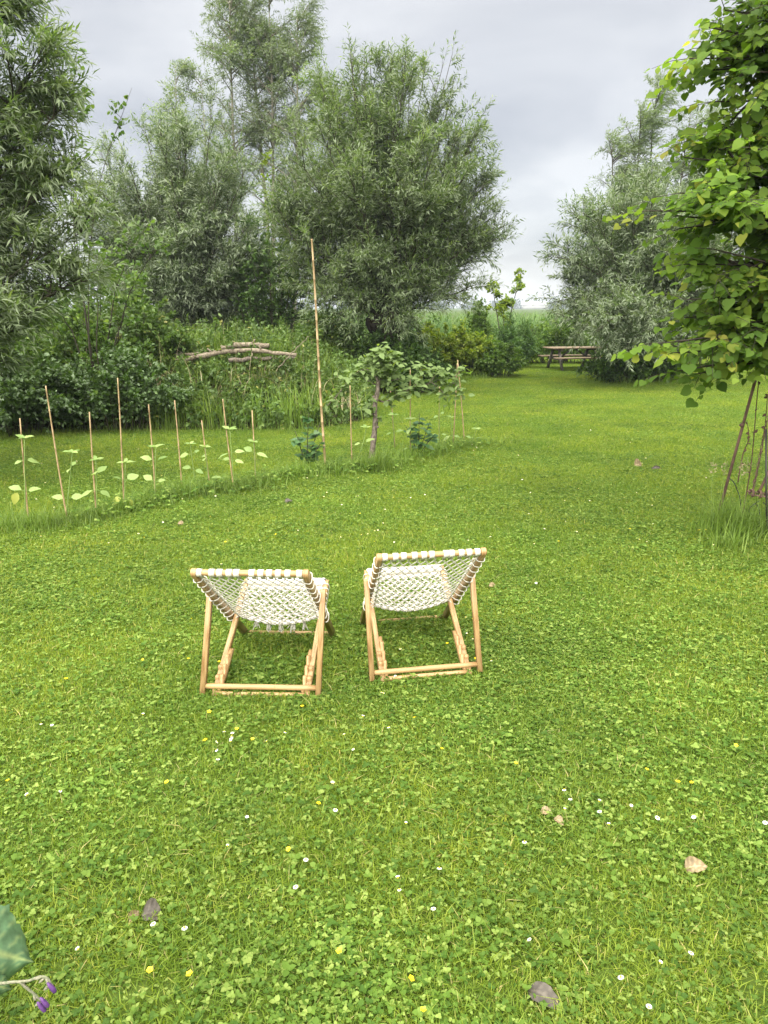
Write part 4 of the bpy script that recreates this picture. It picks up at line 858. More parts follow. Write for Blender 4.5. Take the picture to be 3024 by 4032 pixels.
WR = [(z - 345) / 1040 for z in (375, 485, 570, 682, 780, 862, 1012, 1072, 1175, 1257, 1345)]
deck_chair('low wooden deck chair with tassels showing under its net seat', (-.656, 3.54, 0.0), rad(-2.0), WL, 3, .035, (-.10, .732))
deck_chair('wooden net deck chair turned slightly inward, its front crossbar showing', (.236, 3.75, 0.0), rad(10.0), WR, 4, .035, (-.10, .757))

# ------------------------------------------------------------------ bamboo canes and sunflower seedlings
def cane(base_px, top_px, r0, label, lean=None):
    b = G(*base_px); y = b[1] + (lean or 0); t = D(top_px[0], top_px[1], y)
    o = thing('bamboo_cane', label, 'cane', b, 'bamboo canes in the sunflower row')
    Lg = np.linalg.norm(t - b); zs, rs = [], []; z = -.05; k = rng.uniform(.05, .15); nodes = []
    while k < Lg: nodes.append(k); k += rng.uniform(.15, .24)
    zz = [0.0]
    for q in nodes: zz += [q - .006, q, q + .006]
    zz.append(Lg); zz = np.array(zz); R = r0 * (1 - .3 * zz / Lg)
    for q in nodes: R[np.argmin(np.abs(zz - q))] *= 1.28
    d = (t - b) / Lg; P = d[None] * zz[:, None]; P[:, 0] += .006 * np.sin(zz * 2.2 + b[0] * 5); P[0, 2] -= .03
    tube_mesh('shaft', P, R[None], M_CANE, 8, o, smooth=False)
    return o
CANE_L = 'thin bamboo cane pushed upright into the sunflower seedling row'
ORD = 'first second third fourth fifth sixth seventh eighth ninth tenth eleventh twelfth thirteenth fourteenth fifteenth'.split()
for ci_, (bp_, tp_) in enumerate([((109, 2056), (80, 1647)), ((269, 2063), (179, 1519)), ((383, 2040), (350, 1622)), ((491, 1997), (461, 1488)), ((613, 1977), (584, 1592)), ((715, 1930), (688, 1576)), ((826, 1924), (796, 1655)), ((923, 1930), (877, 1572)), ((1011, 1911), (991, 1615)),
                 ((1388, 1833), (1378, 1518)), ((1554, 1767), (1536, 1529)), ((1614, 1798), (1617, 1455)), ((1731, 1758), (1731, 1523))]):
    cane(bp_, tp_, .0085, '%s thin bamboo cane of the seedling row, counted from its bramble end' % ORD[ci_])
cane((1282, 1853), (1226, 943), .0155, 'very tall thick bamboo cane between leafy sapling and apple tree')
cane((1786, 1758), (1799, 1429), .0085, 'tall cane crossing its neighbour under the apple branch tip')
cane((1830, 1752), (1801, 1417), .0085, 'leaning cane whose top meets the upright cane at apple branch end')

def leaf_proto(name, T, mat, n=4, sub=True):
    out_ = []
    for k in range(n):
        tp = T[0].copy(); tp[:, 2] += rng.normal(0, .03, len(tp)); out_.append(mesh(name, tp, [np.array(T[1])], mat, np.full(len(tp), (k + .5) / n), smooth=True))
    return out_
T_BIG = (np.array([[0, 0, 0], [.15, .30, .05], [.38, .50, .04], [.68, .36, -.04], [1, 0, -.22], [.68, -.36, -.04], [.38, -.50, .04], [.15, -.30, .05], [.20, 0, .0], [.42, 0, -.01], [.70, 0, -.075]]),
         [[0, 1, 2, 8], [8, 2, 3, 9], [9, 3, 4, 10], [0, 8, 6, 7], [8, 9, 5, 6], [9, 10, 4, 5]])
SUN_P, SUN_Y = leaf_proto('leaf', T_BIG, M_SUNF), leaf_proto('leaf', T_BIG, M_SUNFY, 2)
APP_P, ALD_P = leaf_proto('leaf', T_OVATE, M_APPLE, 5), leaf_proto('leaf', T_OVATE, M_ALDER, 4)
def put_leaf(protos, p, d, nn, L, W, parent, name='leaf'):
    d = np.asarray(d, float); d /= np.linalg.norm(d); s = np.cross(nn, d); s /= np.linalg.norm(s); u_ = np.cross(d, s)
    o = link(name, protos[rng.integers(len(protos))], parent)
    o.matrix_local = Matrix.Translation(Vector(p)) @ Matrix(np.column_stack([d, s, u_]).tolist()).to_4x4() @ Matrix.Diagonal((L, W, L, 1))
    return o
SF_L = 'pale green sunflower seedling with paired leaves beside its cane'
SF_N = [0]
def sunflower(base_px, top_px, fr, yellow=(), size=.125, label=SF_L, curve=0.0):
    if label == SF_L: label = '%s sunflower seedling of the cane row, counted from its bramble end%s' % (ORD[SF_N[0]], ', lowest leaves yellow' if yellow else '')
    SF_N[0] += 1
    b = G(*base_px); t = D(top_px[0], top_px[1], b[1] - .03); o = thing('sunflower_seedling', label, 'seedling', b, 'sunflower seedlings in the cane row')
    d = t - b; P = bez(np.zeros(3), d * .5 + np.array([-curve, 0, 0]), d, 9); P[0, 2] -= .02
    st_o = tube_mesh('stem', P, np.linspace(.0065, .004, 9)[None], M_STEM, 7, o)
    az = rng.uniform(-.5, .5)
    for k, f in enumerate(fr):
        p = P[int(round(f * 8))]
        for s_ in (0, math.pi):
            a_ = az + s_ + rng.normal(0, .25); up_ = rng.uniform(-.45, .5); L = size * rng.uniform(.6, 1.2)
            ddir = np.array([math.cos(a_), math.sin(a_) * .7, up_]); pe = p + ddir * .035
            put_leaf(SUN_Y if k in yellow else SUN_P, pe, ddir if k not in yellow else ddir + np.array([0, 0, -.6]), (rng.normal(0, .35), -.45 + rng.normal(0, .3), 1), L, L * rng.uniform(.5, .72), o)
            tube_mesh('leaf_stalk', np.array([p, pe]), .0018, M_STEM, 5, o)
        az += rng.uniform(.5, 1.3)
    for k in range(4):
        a_ = az + k * 1.57 + rng.normal(0, .2); L = size * rng.uniform(.6, .85); put_leaf(SUN_P, P[-1], (math.cos(a_), math.sin(a_) * .8, rng.uniform(.15, .6)), (0, -.3, 1), L, L * .5, o)
    return o
sunflower((100, 2056), (96, 1725), (.4, .72), label='tallest sunflower seedling, by the end cane, with yellowed lower leaf')
put_leaf(SUN_Y, (-.02, -.03, .30), (-.5, -.2, -1), (0, -1, .3), .13, .085, [o for o in bpy.data.objects if o.name.startswith('sunflower_seedling')][0])
sunflower((262, 2023), (285, 1781), (.3, .72), size=.12); sunflower((382, 2040), (378, 1811), (.5, .8)); sunflower((489, 2010), (494, 1821), (.25, .6), yellow=(0,))
sunflower((610, 1977), (613, 1761), (.42, .7)); sunflower((769, 1904), (749, 1748), (.4, .75), size=.11); sunflower((822, 1924), (809, 1761), (.3, .7)); sunflower((923, 1930), (905, 1692), (.5, .68)); sunflower((1011, 1911), (998, 1741), (.7,), size=.115)
sunflower((1391, 1841), (1442, 1684), (.62,), label='sunflower seedling bowing sideways in front of the apple trunk', curve=-.05)
sunflower((1552, 1770), (1548, 1635), (.5,), size=.115); sunflower((1612, 1800), (1617, 1649), (.2, .7), size=.115); sunflower((1729, 1760), (1731, 1558), (.3, .6), size=.115); sunflower((1783, 1758), (1775, 1644), (.4,), size=.115); sunflower((1852, 1764), (1875, 1690), (.5,), size=.11)

# leafy saplings
def sapling(base_px, top_px, label, nl, spread):
    b = G(*base_px); t = D(top_px[0], top_px[1], b[1]); o = thing('leafy_sapling', label, 'sapling', b); d = t - b
    ends = [d, d * .8 + np.array([.14, .05, 0]) * spread, d * .7 + np.array([-.16, -.05, .0]) * spread, d * .55 + np.array([.2, -.1, 0]) * spread]
    for e in ends:
        P = bez(np.zeros(3), e * .5 + np.array([0, 0, .05]), e, 8); P[0, 2] -= .02; tube_mesh('stem', P, np.linspace(.008, .003, 8)[None], M_TWIG, 6, o)
        for k in range(nl // 4):
            f = rng.uniform(.25, 1); p = P[int(f * 7)] + rng.normal(0, .012, 3); a_ = rng.uniform(0, 6.283); L = rng.uniform(.085, .14)
            put_leaf(ALD_P, p, (math.cos(a_), math.sin(a_), rng.uniform(-.3, .5)), (rng.normal(0, .3), -.3, 1), L, L * .85, o)
    return o
sapling((1207, 1850), (1216, 1625), 'broad-leaved dark green sapling beside the tallest cane', 68, 1.0)
sapling((1648, 1798), (1651, 1625), 'dark leafy sapling under the right arm of apple tree', 64, 1.1)

# ------------------------------------------------------------------ trained apple tree
def apple_tree():
    b = G(1462, 1815); y = b[1]; o = thing('apple_tree', 'small gnarled apple tree with arching side arms in the seedling row', 'tree', b)
    def px(*p): return np.array([D(u, v, y + (q[0] if (q := r_) else 0)) for u, v, *r_ in p]) - b
    tr = smooth_path([D(1462, 1820, y) - b, D(1470, 1740, y) - b, D(1478, 1660, y) - b, D(1476, 1600, y) - b, D(1487, 1540, y) - b, D(1490, 1485, y) - b], 22)
    R = np.interp(np.linspace(0, 1, 22), [0, .15, .6, 1], [.050, .036, .032, .022]) * (1 + .1 * np.sin(np.arange(22) * 1.7) + rng.normal(0, .07, 22))
    tube_mesh('trunk', tr, R[None], M_APPLEBARK, 12, o)
    for k in (7, 12, 15): tube_mesh('branch_stub', np.array([tr[k], tr[k] + np.array([.05 * rng.choice([-1, 1]), -.03, .02])]), np.array([[.02, .012]]), M_APPLEBARK, 7, o)
    arms = [([(1488, 1500), (1462, 1462), (1420, 1458), (1370, 1500), (1330, 1555), (1285, 1600)], .016), ([(1490, 1575), (1520, 1582), (1580, 1545), (1650, 1525), (1725, 1500), (1790, 1510), (1825, 1575)], .014),
            ([(1490, 1490), (1500, 1430), (1497, 1365)], .012), ([(1490, 1500), (1530, 1440), (1552, 1395)], .011), ([(1488, 1490), (1470, 1430), (1450, 1400)], .010), ([(1600, 1540), (1650, 1500), (1660, 1440)], .008), ([(1490, 1530), (1540, 1500), (1590, 1490)], .010),
            ([(1480, 1640), (1455, 1620), (1440, 1600)], .008), ([(1690, 1510), (1720, 1470), (1735, 1465)], .007), ([(1490, 1520), (1450, 1500), (1400, 1470)], .009), ([(1780, 1505), (1810, 1460), (1825, 1462)], .006), ([(1700, 1505), (1740, 1540), (1760, 1570)], .007), ([(1490, 1500), (1545, 1470), (1570, 1440)], .009)]
    total = 0; fa = Acc()
    for ap, r0 in arms:
        P = smooth_path([D(u, v, y + .08 * math.sin(i * 1.3 + u)) - b for i, (u, v) in enumerate(ap)], 16)
        br = tube_mesh('branch', P, np.linspace(r0, r0 * .3, 16)[None], M_APPLEBARK, 7, o)
        ln = np.linalg.norm(np.diff(P, axis=0), axis=1).sum(); nl = int(ln * 42) + (22 if ap[-1][1] < 1420 and r0 > .009 else 5)
        m = int(ln * 75) + (45 if ap[-1][1] < 1420 else 8); X = P[(rng.uniform(.2, 1, m) * 15).astype(int)] + rng.normal(0, .055, (m, 3)); dd = rng.normal(0, 1, (m, 3)); dd[:, 2] = dd[:, 2] * .4 - .25; L = rng.uniform(.07, .11, m)
        fa.add(*leaves(X, dd, np.tile([[0, -.4, 1.]], (m, 1)) + rng.normal(0, .4, (m, 3)), L, L * .64, T_OVATE, rng.random(m)))
        for k in range(nl):
            if total >= 298: break
            f = rng.uniform(.22, 1); p = P[int(f * 15)] + rng.normal(0, .038, 3); a_ = rng.uniform(0, 6.283); L = rng.uniform(.085, .135)
            put_leaf(APP_P, p, (math.cos(a_), math.sin(a_), rng.uniform(-.8, .35)), (rng.normal(0, .4), -.4, 1), L, L * .66, br); total += 1
    link('foliage', fa.mesh('foliage', M_APPLE), o, kind='stuff')
    return o
apple_tree()

# ------------------------------------------------------------------ long grass in the row and around posts (stuff)
a = Acc()
def tuft(c, n, s, h, bend=(.2, 1.2), w=(.004, .008)):
    O = np.array([c[0], c[1], -.01]) + np.c_[rng.normal(0, s, (n, 2)) * [1, .7], np.zeros(n)]
    a.add(*blades(O, rng.uniform(0, 6.283, n), rng.gamma(8, h / 8, n), rng.uniform(*w, n), rng.uniform(*bend, n), np.clip(rng.beta(2, 2.3, n), 0, 1), 3))
row = [G(*p) for p in [(60, 2085), (109, 2070), (190, 2075), (269, 2070), (330, 2060), (383, 2045), (440, 2025), (491, 2010), (560, 1995), (613, 1985), (670, 1965), (715, 1945), (770, 1945), (826, 1930), (880, 1930), (923, 1935), (970, 1920), (1011, 1915), (1070, 1895), (1120, 1885), (1170, 1880), (1207, 1865), (1250, 1865), (1300, 1860), (1350, 1850), (1400, 1850), (1440, 1850), (1480, 1860), (1530, 1840), (1570, 1815), (1614, 1805), (1660, 1800), (1700, 1790), (1731, 1775), (1786, 1765), (1830, 1760), (1880, 1755)]]
for c in row:
    tuft(c, 170, .14, .17); tuft(c + rng.normal(0, .15, 3), 90, .14, .12)
for p, n, h in [((1480, 1860), 260, .26), ((1500, 1850), 150, .25), ((1440, 1850), 120, .24), ((1207, 1870), 160, .20), ((1170, 1880), 120, .18), ((1650, 1805), 130, .18), ((730, 1960), 150, .21), ((190, 2080), 150, .2), ((70, 2090), 120, .2), ((2830, 2090), 260, .30), ((2880, 2110), 260, .32), ((2930, 2120), 220, .26), ((2800, 2110), 120, .22), ((2850, 2160), 160, .2), ((2990, 2090), 200, .26)]:
    tuft(G(*p), n, .10, h, (.1, 1.0), (.004, .009))
# fringe where the lawn meets bushes and table
for x, y, k in [(w3[0] - .4, w3[1] - 1.2, 8), (w3[0] + .4, w3[1] - 1.1, 8), (w3[0] - 1.3, w3[1] - .9, 6), (2.2, 21.6, 8), (3.2, 21.5, 8), (.8, 20.6, 8), (1.4, 21.0, 8)]:
    for q in range(k): tuft((x + rng.normal(0, .5), y + rng.normal(0, .12)), 30, .12, .22)
for x in np.arange(-9, -.4, .14):
    ye = 12.2 + (0 if x > -5.2 else -.35 + .25 * (x + 5.2)); tuft((x, ye + rng.normal(0, .1)), 22, .1, .20)
link('long_grass', a.mesh('long_grass', M_TALLG), kind='stuff')
# low creeping weeds between the canes
a = Acc()
for c in row[5:]:
    n = 22; O = np.array([c[0], c[1], 0]) + np.c_[rng.normal(0, .16, (n, 2)), rng.uniform(.03, .13, n)]; az = rng.uniform(0, 6.283, n)
    for k in range(3):
        ak = az + k * 2.09; L = rng.uniform(.025, .045, n); a.add(*leaves(O, np.stack([np.cos(ak), np.sin(ak), rng.normal(0, .25, n)], -1), np.array([[0, -.3, 1.]]).repeat(n, 0) + rng.normal(0, .2, (n, 3)), L, L * .8, T_OVATE, rng.random(n)))
link('creeping_weeds', a.mesh('creeping_weeds', M_CLOVER), kind='stuff')

# ------------------------------------------------------------------ rusty swing at the right edge
sw0 = G(2815, 2065); sw = thing('garden_swing', 'rusty iron garden swing frame with chain and scrollwork in long grass', 'swing', sw0)
def W(u, v, y): return D(u, v, y) - sw0
y0 = sw0[1]
tube_mesh('frame_leg', np.array([np.array([0, 0, -.05]), W(3028, 1300, y0 + .05), W(3120, 960, y0 + .1)]), .0135, M_RUST, 10, sw)
p_ = G(3020, 2115) - sw0; tube_mesh('frame_post', np.array([p_, W(3017, 1900, y0 - .27), W(3017, 1690, y0 - .25)]), .0085, M_IRON, 10, sw)
tube_mesh('frame_leg', np.array([G(3150, 2100) - sw0, W(3120, 960, y0 + .1)]), .0135, M_RUST, 10, sw)
tube_mesh('top_bar', np.array([W(3120, 957, y0 + .09), W(3120, 955, y0 + .1), W(3120, 955, y0 + .1) + np.array([1.5, .3, 0])]), .016, M_RUST, 10, sw)
tube_mesh('clamp', np.array([W(2917, 1670, y0 + .01), W(2924, 1676, y0 + .01)]), .020, M_RUST, 10, sw)
# chain: alternating links
def chain(p, q):
    n = int(np.linalg.norm(q - p) / .042); t = nrm(q - p); s1 = nrm(np.cross(t, [0, 1, .1])); s2 = np.cross(t, s1)
    ch = link('chain', None, sw) if False else None
    for i in range(n):
        c = p + (q - p) * (i + .5) / n; s = s1 if i % 2 else s2; th = np.linspace(0, 2 * math.pi, 13)
        P = c + t * (.027 * np.cos(th))[:, None] + s * (.011 * np.sin(th))[:, None]
        V, Fs = tubes(P, np.full(13, .0038), 5); link('chain_link', mesh('chain_link', V, Fs, M_RUST, smooth=True), sw)
chain(W(2966, 1930, y0 - .1), W(3022, 1640, y0 - .1))
# seat edge: rods with curled flat slats
e0, e1 = W(2945, 1934, y0 - .1), W(3130, 1960, y0 - .1)
tube_mesh('seat_rod', np.array([e0, e1]), .008, M_RUST, 8, sw)
tube_mesh('seat_rod', np.array([e0, e1]) + np.array([0, -.05, -.02]), .008, M_RUST, 8, sw)
for k in range(6):
    c = e0 + (e1 - e0) * (k + .35) / 6; th = np.linspace(-.6, 4.6, 12); V = []
    for dx in (-.012, .012):
        for rr in (.036, .040): V += [c + np.array([dx, rr * math.cos(t_) - .02, rr * math.sin(t_) - .01]) for t_ in th]
    m = 12; F = []
    for i in range(m - 1): F += [[i, i + 1, m + i + 1, m + i], [2 * m + i, 3 * m + i, 3 * m + i + 1, 2 * m + i + 1], [i, 2 * m + i, 2 * m + i + 1, i + 1], [m + i, m + i + 1, 3 * m + i + 1, 3 * m + i]]
    link('seat_slat', mesh('seat_slat', np.array(V), [np.array(F)], M_RUST, smooth=True), sw)
tube_mesh('seat_arm', np.array([W(2988, 1940, y0 - .1), W(3035, 1840, y0 - .1)]), .013, M_RUST, 8, sw)
for pts_ in [[(2868, 1880), (2890, 1900), (2905, 1935), (2910, 1950)], [(2845, 2020), (2870, 2005), (2895, 2010), (2912, 2040), (2916, 2065)], [(2912, 1950), (2918, 2000), (2920, 2060)], [(2990, 1972), (2962, 1990), (2950, 2010), (2955, 2035), (2968, 2050), (2970, 2085)],
             [(2962, 1990), (2978, 1985), (2988, 2005), (2992, 2025), (3002, 2028)], [(3005, 1978), (3016, 1990), (3014, 2005), (3006, 2000)], [(2990, 2050), (2995, 2035), (2988, 2033), (2986, 2042)]]:
    P = smooth_path([W(u, v, y0 - .08) for u, v in pts_], 20); tube_mesh('scroll', P, .0045, M_IRON, 6, sw)
# dead climber stalks
for k, ps in enumerate([[(2925, 2020), (2950, 1880), (2965, 1760), (2978, 1600), (2990, 1480), (3010, 1350)], [(2905, 1900), (2925, 1790), (2945, 1740), (2948, 1700), (2940, 1660)], [(2960, 1940), (2990, 1820), (3010, 1700), (3022, 1560)]]):
    P = smooth_path([D(u, v, y0 + .05 - .05 * k) for u, v in ps], 18); foot = P[0].copy()
    lab = ['tall dead brown climber stalk tangled up the swing frame', 'short bent dead stalk with withered seed head by swing leg', 'withered stalk hanging beside the swing chain'][k]
    o = thing('dead_stalk', lab, 'stalk', foot); tube_mesh('stem', P - foot, np.linspace(.006, .003, 18)[None], M_DEAD, 6, o)
    for q in range(7):
        i = rng.integers(3, 18); d = rng.normal(0, 1, 3); put_leaf(DRYP if 'DRYP' in globals() else leaf_proto('withered_leaf', T_OVATE, M_DEAD, 2), P[i] - foot, d + np.array([0, 0, -.8]), (0.1, -1, .2), rng.uniform(.03, .055), .03, o, 'withered_leaf')
# flowering grass heads by the swing
for u, v in [(2858, 1810), (2812, 1800), (2945, 1800), (2920, 1815)]:
    b = G(u - 10, 2090); t = D(u, v, b[1]); o = thing('seeding_grass', 'feathery seed head of tall grass beside the swing leg', 'grass', b, 'grass seed heads by the swing')
    P = bez(np.zeros(3), (t - b) * .5 + np.array([-.03, 0, .05]), t - b, 10); tube_mesh('stem', P, .0016, M_STEM, 5, o)
    ac = Acc(); n = 26; f = rng.uniform(.78, 1, n); O = P[(f * 9).astype(int)] + rng.normal(0, .015, (n, 3)); ac.add(*leaves(O, rng.normal(0, 1, (n, 3)) + [0, 0, .8], rnd_unit(n), .03, .008, T_WILLOW, rng.random(n)))
    link('seed_head', ac.mesh('seed_head', M_STRAW), o, kind='stuff')

# ------------------------------------------------------------------ comfrey at the lower left corner
cb = np.array([-1.32, 1.50, 0]); cf = thing('comfrey_plant', 'comfrey with big crinkled leaf and drooping purple flowers at lawn edge', 'plant', cb)
for k_, (tipp, rootp, wd) in enumerate([((150, 3790), (-230, 3700), .23), ((80, 3905), (-150, 3850), .10)]):
    tip_, root_ = D(tipp[0], tipp[1], 1.66 - .05 * k_), D(rootp[0], rootp[1], 1.60 - .05 * k_)
    t = tip_ - root_; Lc = np.linalg.norm(t); t /= Lc; up_ = np.array([.05, -.62, .78]); s = nrm(np.cross(up_, t)); up_ = np.cross(t, s); nu, nv = 26, 15; V = []; R = []
    for i in range(nu):
        f = i / (nu - 1); hw = wd * .5 * (math.sin(min(1, f ** .75 * 1.02) * math.pi) ** .75 if f < .999 else 0) + .002
        for j in range(nv):
            q = j / (nv - 1) * 2 - 1; edge = 1 + (.05 * math.sin(f * 60 + j) + .045 * math.sin(f * 23 + 2) + rng.normal(0, .015)) * (abs(q) > .9)
            z = -.05 * f * f - .05 * q * q * wd / .2 + .004 * math.sin(f * 42 - abs(q) * 7) * abs(q) - .006 * math.exp(-(q * 9) ** 2) + rng.normal(0, .0012)
            V.append(root_ + t * (f * Lc) + s * (q * hw * edge) + up_ * z); R.append(1.0 if abs(q) < .08 else (.62 if math.sin(f * 42 - abs(q) * 7) > .82 else .22))
    Fq = [[i * nv + j, (i + 1) * nv + j, (i + 1) * nv + j + 1, i * nv + j + 1] for i in range(nu - 1) for j in range(nv - 1)]
    link('leaf', mesh('leaf', np.array(V) - cb, [np.array(Fq)], M_COMFREY, R, smooth=True), cf)
    tube_mesh('leaf_stalk', np.array([root_ - cb, root_ - cb + np.array([-.06, -.02, -.03]), np.array([0, 0, .02])]), .005, M_HAIRY, 6, cf)
fy = 1.46
for pts_, fl in [([(-60, 3880), (40, 3868), (110, 3862), (160, 3845), (190, 3855), (200, 3878)], [(206, 3892)]), ([(80, 3866), (105, 3890), (130, 3910), (150, 3930), (165, 3945)], [(178, 3950), (166, 3968)])]:
    P = smooth_path([D(u, v, fy) - cb for u, v in pts_], 18); stm = tube_mesh('flower_stem', P, np.linspace(.004, .0025, 18)[None], M_HAIRY, 6, cf)
    for q in range(9):
        i = rng.integers(9, 18); d = np.array([rng.normal(0, .6), -.3, -1.0 + rng.normal(0, .4)]); c = P[i]; tube_mesh('calyx', np.array([c, c + nrm(d) * .012, c + nrm(d) * .02]), np.array([[.002, .0045, .001]]), M_HAIRY, 6, stm)
    for u, v in fl:
        c = D(u, v, fy - .01) - cb; up_ = np.array([-.01, 0, .018]); tube_mesh('flower', np.array([c + up_, c + up_ * .6, c, c - up_ * .55, c - up_ * .7]), np.array([[.002, .0045, .0060, .0052, .0015]]), M_PURPLE, 10, stm)
tube_mesh('flower_stem', np.array([D(-60, 3880, fy) - cb, (D(-60, 3880, fy) - cb) * .5 + np.array([-.03, 0, .06]), np.array([0, 0, 0])]), .005, M_HAIRY, 6, cf)

# ------------------------------------------------------------------ fallen leaves
def dry_leaf(px, L, az, label, mat, curl=.25, aspect=.62):
    L *= .85; b = G(px[0], px[1], .022); nu, nv = 13, 9; V = []; R = []
    for i in range(nu):
        f = i / (nu - 1); hw = L * aspect * .5 * (math.sin(min(1, f ** .8) * math.pi) ** .7 if 0 < f < 1 else .03)
        for j in range(nv):
            q = j / (nv - 1) * 2 - 1; V.append([(f - .5) * L, q * hw * (1 + .05 * math.sin(f * 21 + 3 * q) * (abs(q) > .9)), curl * L * (.6 * q * abs(q) + .5 * q * q) * hw / (L * .3) + .12 * L * math.sin(f * 4) + .0022 * math.sin(f * 30 - abs(q) * 4) + rng.normal(0, .0009)]); R.append(.85 if j == nv // 2 else .25 + .4 * (math.sin(f * 30 - abs(q) * 4) > .6))
    Fq = [[i * nv + j, (i + 1) * nv + j, (i + 1) * nv + j + 1, i * nv + j + 1] for i in range(nu - 1) for j in range(nv - 1)]
    o = tag(link('fallen_leaf', mesh('fallen_leaf', V, [np.array(Fq)], mat, R, smooth=True), loc=b), label, 'leaf'); o.rotation_euler = (rng.normal(.1, .15), rng.normal(0, .15), az)
    return o
dry_leaf((528, 3607), .055, 1.1, 'pale tan curled leaf next to a dark grey one on the lawn', M_DRYLEAF)
dry_leaf((598, 3605), .080, .2, 'dark grey crumpled leaf beside a pale tan leaf on the lawn', M_GREYLEAF, .4, .8)
dry_leaf((2740, 3416), .095, -.1, 'large pale beige ribbed leaf lying alone on the lawn', M_DRYLEAF)
dry_leaf((2145, 3928), .125, -.6, 'long dark grey-brown dead leaf sunk in the clover', M_GREYLEAF, .1, .55)
dry_leaf((2151, 3200), .060, -.4, 'small tan leaf touching another tan leaf', M_DRYLEAF)
dry_leaf((2200, 3235), .055, -.8, 'tan leaf with a daisy against its lower end', M_DRYLEAF)
dry_leaf((2515, 1835), .16, .3, 'curled tan leaf lying on the lawn out beyond the chairs', M_DRYLEAF, .5)
dry_leaf((2590, 1846), .20, .1, 'thin dark dead leaf and twig beyond the curled tan leaf', M_GREYLEAF, .2, .25)
dry_leaf((2865, 1935), .11, 1.0, 'yellowed curled leaf under the swing seat', M_SUNFY, .4)
dry_leaf((1137, 1975), .10, .4, 'brown leaf on the lawn before the broad-leaved sapling', M_GREYLEAF)
dry_leaf((715, 2065), .09, .2, 'tan leaf lying in front of the cane row', M_DRYLEAF)
dry_leaf((1940, 2308), .07, .2, 'brown leaf beside the inward-turned deck chair', M_DRYLEAF)

# ------------------------------------------------------------------ daisies and buttercups
def flower_mesh(name, npet, L, Wd, h, petal, cup, rc):
    a_ = Acc(); az = np.arange(npet) * 2 * math.pi / npet; d = np.stack([np.cos(az), np.sin(az), np.full(npet, cup)], -1)
    a_.add(*leaves(np.tile([[0, 0, h]], (npet, 1)), d, np.tile([[0, 0, 1.]], (npet, 1)), L, Wd, T_OVATE, np.full(npet, .5))); npf = npet * 2
    V, Fs = tubes(np.array([[0, 0, h - .001], [0, 0, h + .003], [0, 0, h + .0045]]), np.array([[rc, rc * .8, rc * .2]]), 7, True); a_.add(V, Fs)
    V2, Fs2 = tubes(np.array([[0, 0, -.01], [0, 0, h]]), np.array([[.0012, .0009]]), 4); a_.add(V2, Fs2)
    V = np.concatenate(a_.V); F4 = np.concatenate(a_.F[4]); rest = [np.concatenate(f) for k, f in a_.F.items() if k != 4]
    mi = np.r_[np.zeros(npf), np.ones(14), np.full(4, 2), np.ones(sum(len(f) for f in rest))]
    return mesh(name, V, [F4] + rest, [petal, M_YELLOW, M_STEM], np.concatenate(a_.R), midx=mi)
DAISY = [flower_mesh('daisy', 14, .0105, .0042, h, M_WHITE, c, .0045) for h, c in ((.042, .15), (.048, .6), (.038, -.05))]
BUTTER = [flower_mesh('buttercup', 5, .0105, .0115, h, M_YELLOW, c, .003) for h, c in ((.050, .5), (.042, .2))]
def z3(lst): return [(600 + x / 1.3825, 2700 + y / 1.3825) for x, y in lst]
def z6(lst): return [(2000 + x / 1.62, 2900 + y / 1.62) for x, y in lst]
def zc(lst): return [(1350 + x / 2.552, 2100 + y / 2.552) for x, y in lst]
dz = z3([(390, 258), (438, 270), (428, 280), (443, 288), (434, 318), (368, 340), (352, 407), (646, 312), (709, 253), (1245, 44), (1128, 177), (1297, 228), (1107, 346), (973, 537), (989, 671), (514, 710), (405, 884), (833, 942), (789, 1093), (1351, 1068), (1358, 1107), (1538, 1225), (1381, 764), (1563, 1001), (316, 300), (1065, 278)])
dz += z6([(370, 343), (402, 408), (568, 420), (785, 421), (602, 483), (350, 485), (938, 500), (1207, 513), (655, 581), (1650, 536), (175, 1300), (940, 1443), (748, 1538), (1155, 1392), (900, 1745), (108, 675)])
dz += zc([(1230, 850), (1262, 1020), (1308, 1060), (592, 1165), (440, 1290), (1497, 1280), (385, 1612), (540, 1438), (200, 12), (265, 5)])
dz += [(330, 3738), (400 + 330, 3655), (612 + 5, 3640), (560, 2820), (160, 2850), (205, 2855), (125, 3130), (230, 3110), (1860, 1750), (1880, 1762), (1865, 1772), (2930, 2060), (2820, 2058), (2790, 2120), (2795, 2190), (1345, 1990), (2110, 2290), (2140, 2080), (1710, 2310), (870, 2220)]
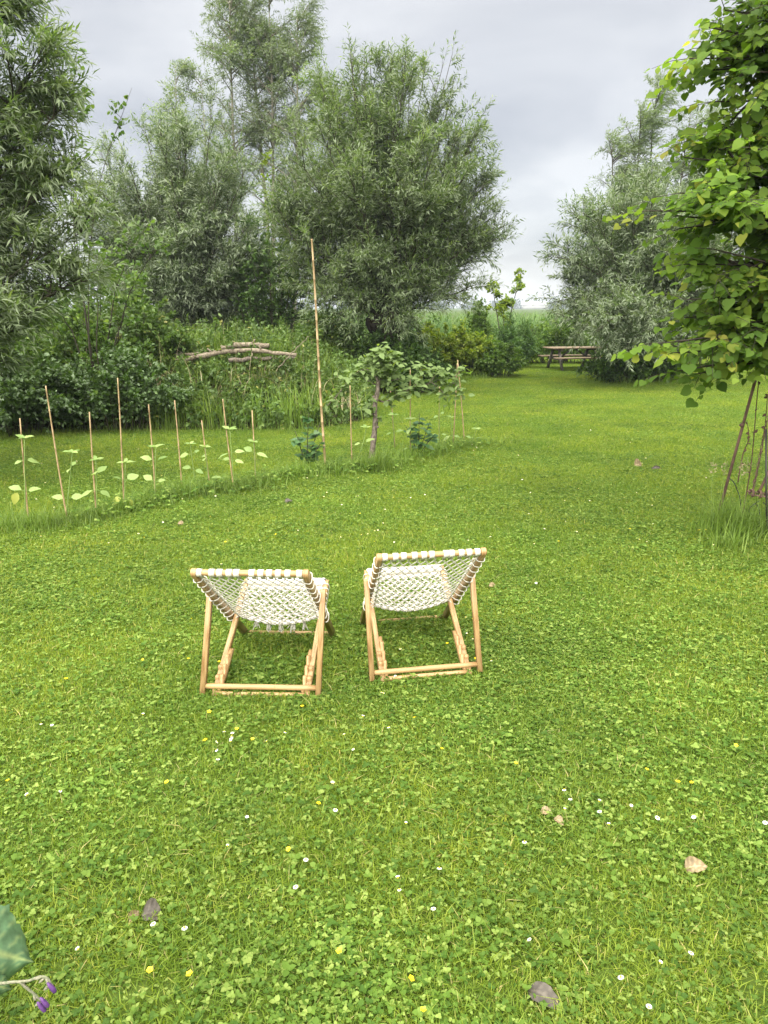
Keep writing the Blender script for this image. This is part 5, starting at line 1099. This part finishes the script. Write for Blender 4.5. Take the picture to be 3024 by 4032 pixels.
for u, v in [(rng.uniform(60, 2900), rng.uniform(1660, 2150)) for _ in range(95)]:
    p = G(u, v)
    if mound_h(p[0], p[1]) < .02 and not (v < 1720 and u < 1350): dz.append((u, v))
bt = z3([(315, 138), (817, 110), (458, 238), (300, 291), (98, 523), (890, 635), (765, 860), (1438, 175), (1570, 357)]) + z6([(872, 203), (1080, 302), (1180, 288), (35, 172), (1460, 40)]) + zc([(1297, 862), (1050, 1098), (1303, 1252), (1360, 1325), (1180, 1255), (307, 80)])
bt += [(735 + 5, 2600), (865, 2602), (2776, 2088), (2790, 2064), (2808, 2080), (2760, 2085), (1348, 3738), (590, 3805), (765, 3830), (1590, 3836), (1660, 3980), (2480, 2080), (560, 2600), (260, 2670), (40, 3080), (1000, 2900), (2280, 1720), (1420, 2020), (760, 2440), (890, 2130), (1090, 2105), (2200, 2130)]
for i, (u, v) in enumerate(dz):
    p = G(u, v, .04); o = tag(link('daisy', DAISY[i % 3], loc=(p[0], p[1], 0)), 'small white daisy flowering in the mown lawn', 'daisy', 'daisies in the lawn')
    o.rotation_euler = (rng.normal(.12, .2), rng.normal(0, .2), rng.uniform(0, 6.28)); s = rng.uniform(.65, 1.05); o.scale = (s, s, 1)
for i, (u, v) in enumerate(bt):
    p = G(u, v, .045); o = tag(link('buttercup', BUTTER[i % 2], loc=(p[0], p[1], 0)), 'small yellow buttercup flowering in the lawn', 'buttercup', 'buttercups in the lawn')
    o.rotation_euler = (rng.normal(.1, .2), rng.normal(0, .2), rng.uniform(0, 6.28)); s = rng.uniform(.85, 1.2); o.scale = (s, s, 1)

# ------------------------------------------------------------------ moist summer air
m, t, o_ = mat_new('humid_air')
pv = t.nodes.new('ShaderNodeVolumePrincipled'); pv.inputs['Color'].default_value = (.80, .88, 1.0, 1); pv.inputs['Density'].default_value = .0005; pv.inputs['Anisotropy'].default_value = .2
t.links.new(pv.outputs[0], o_.inputs['Volume'])
V, Fs = box(3200, 3200, 17.5, (0, 20, 7.75)); link('haze', mesh('haze', V, Fs, m), kind='stuff')
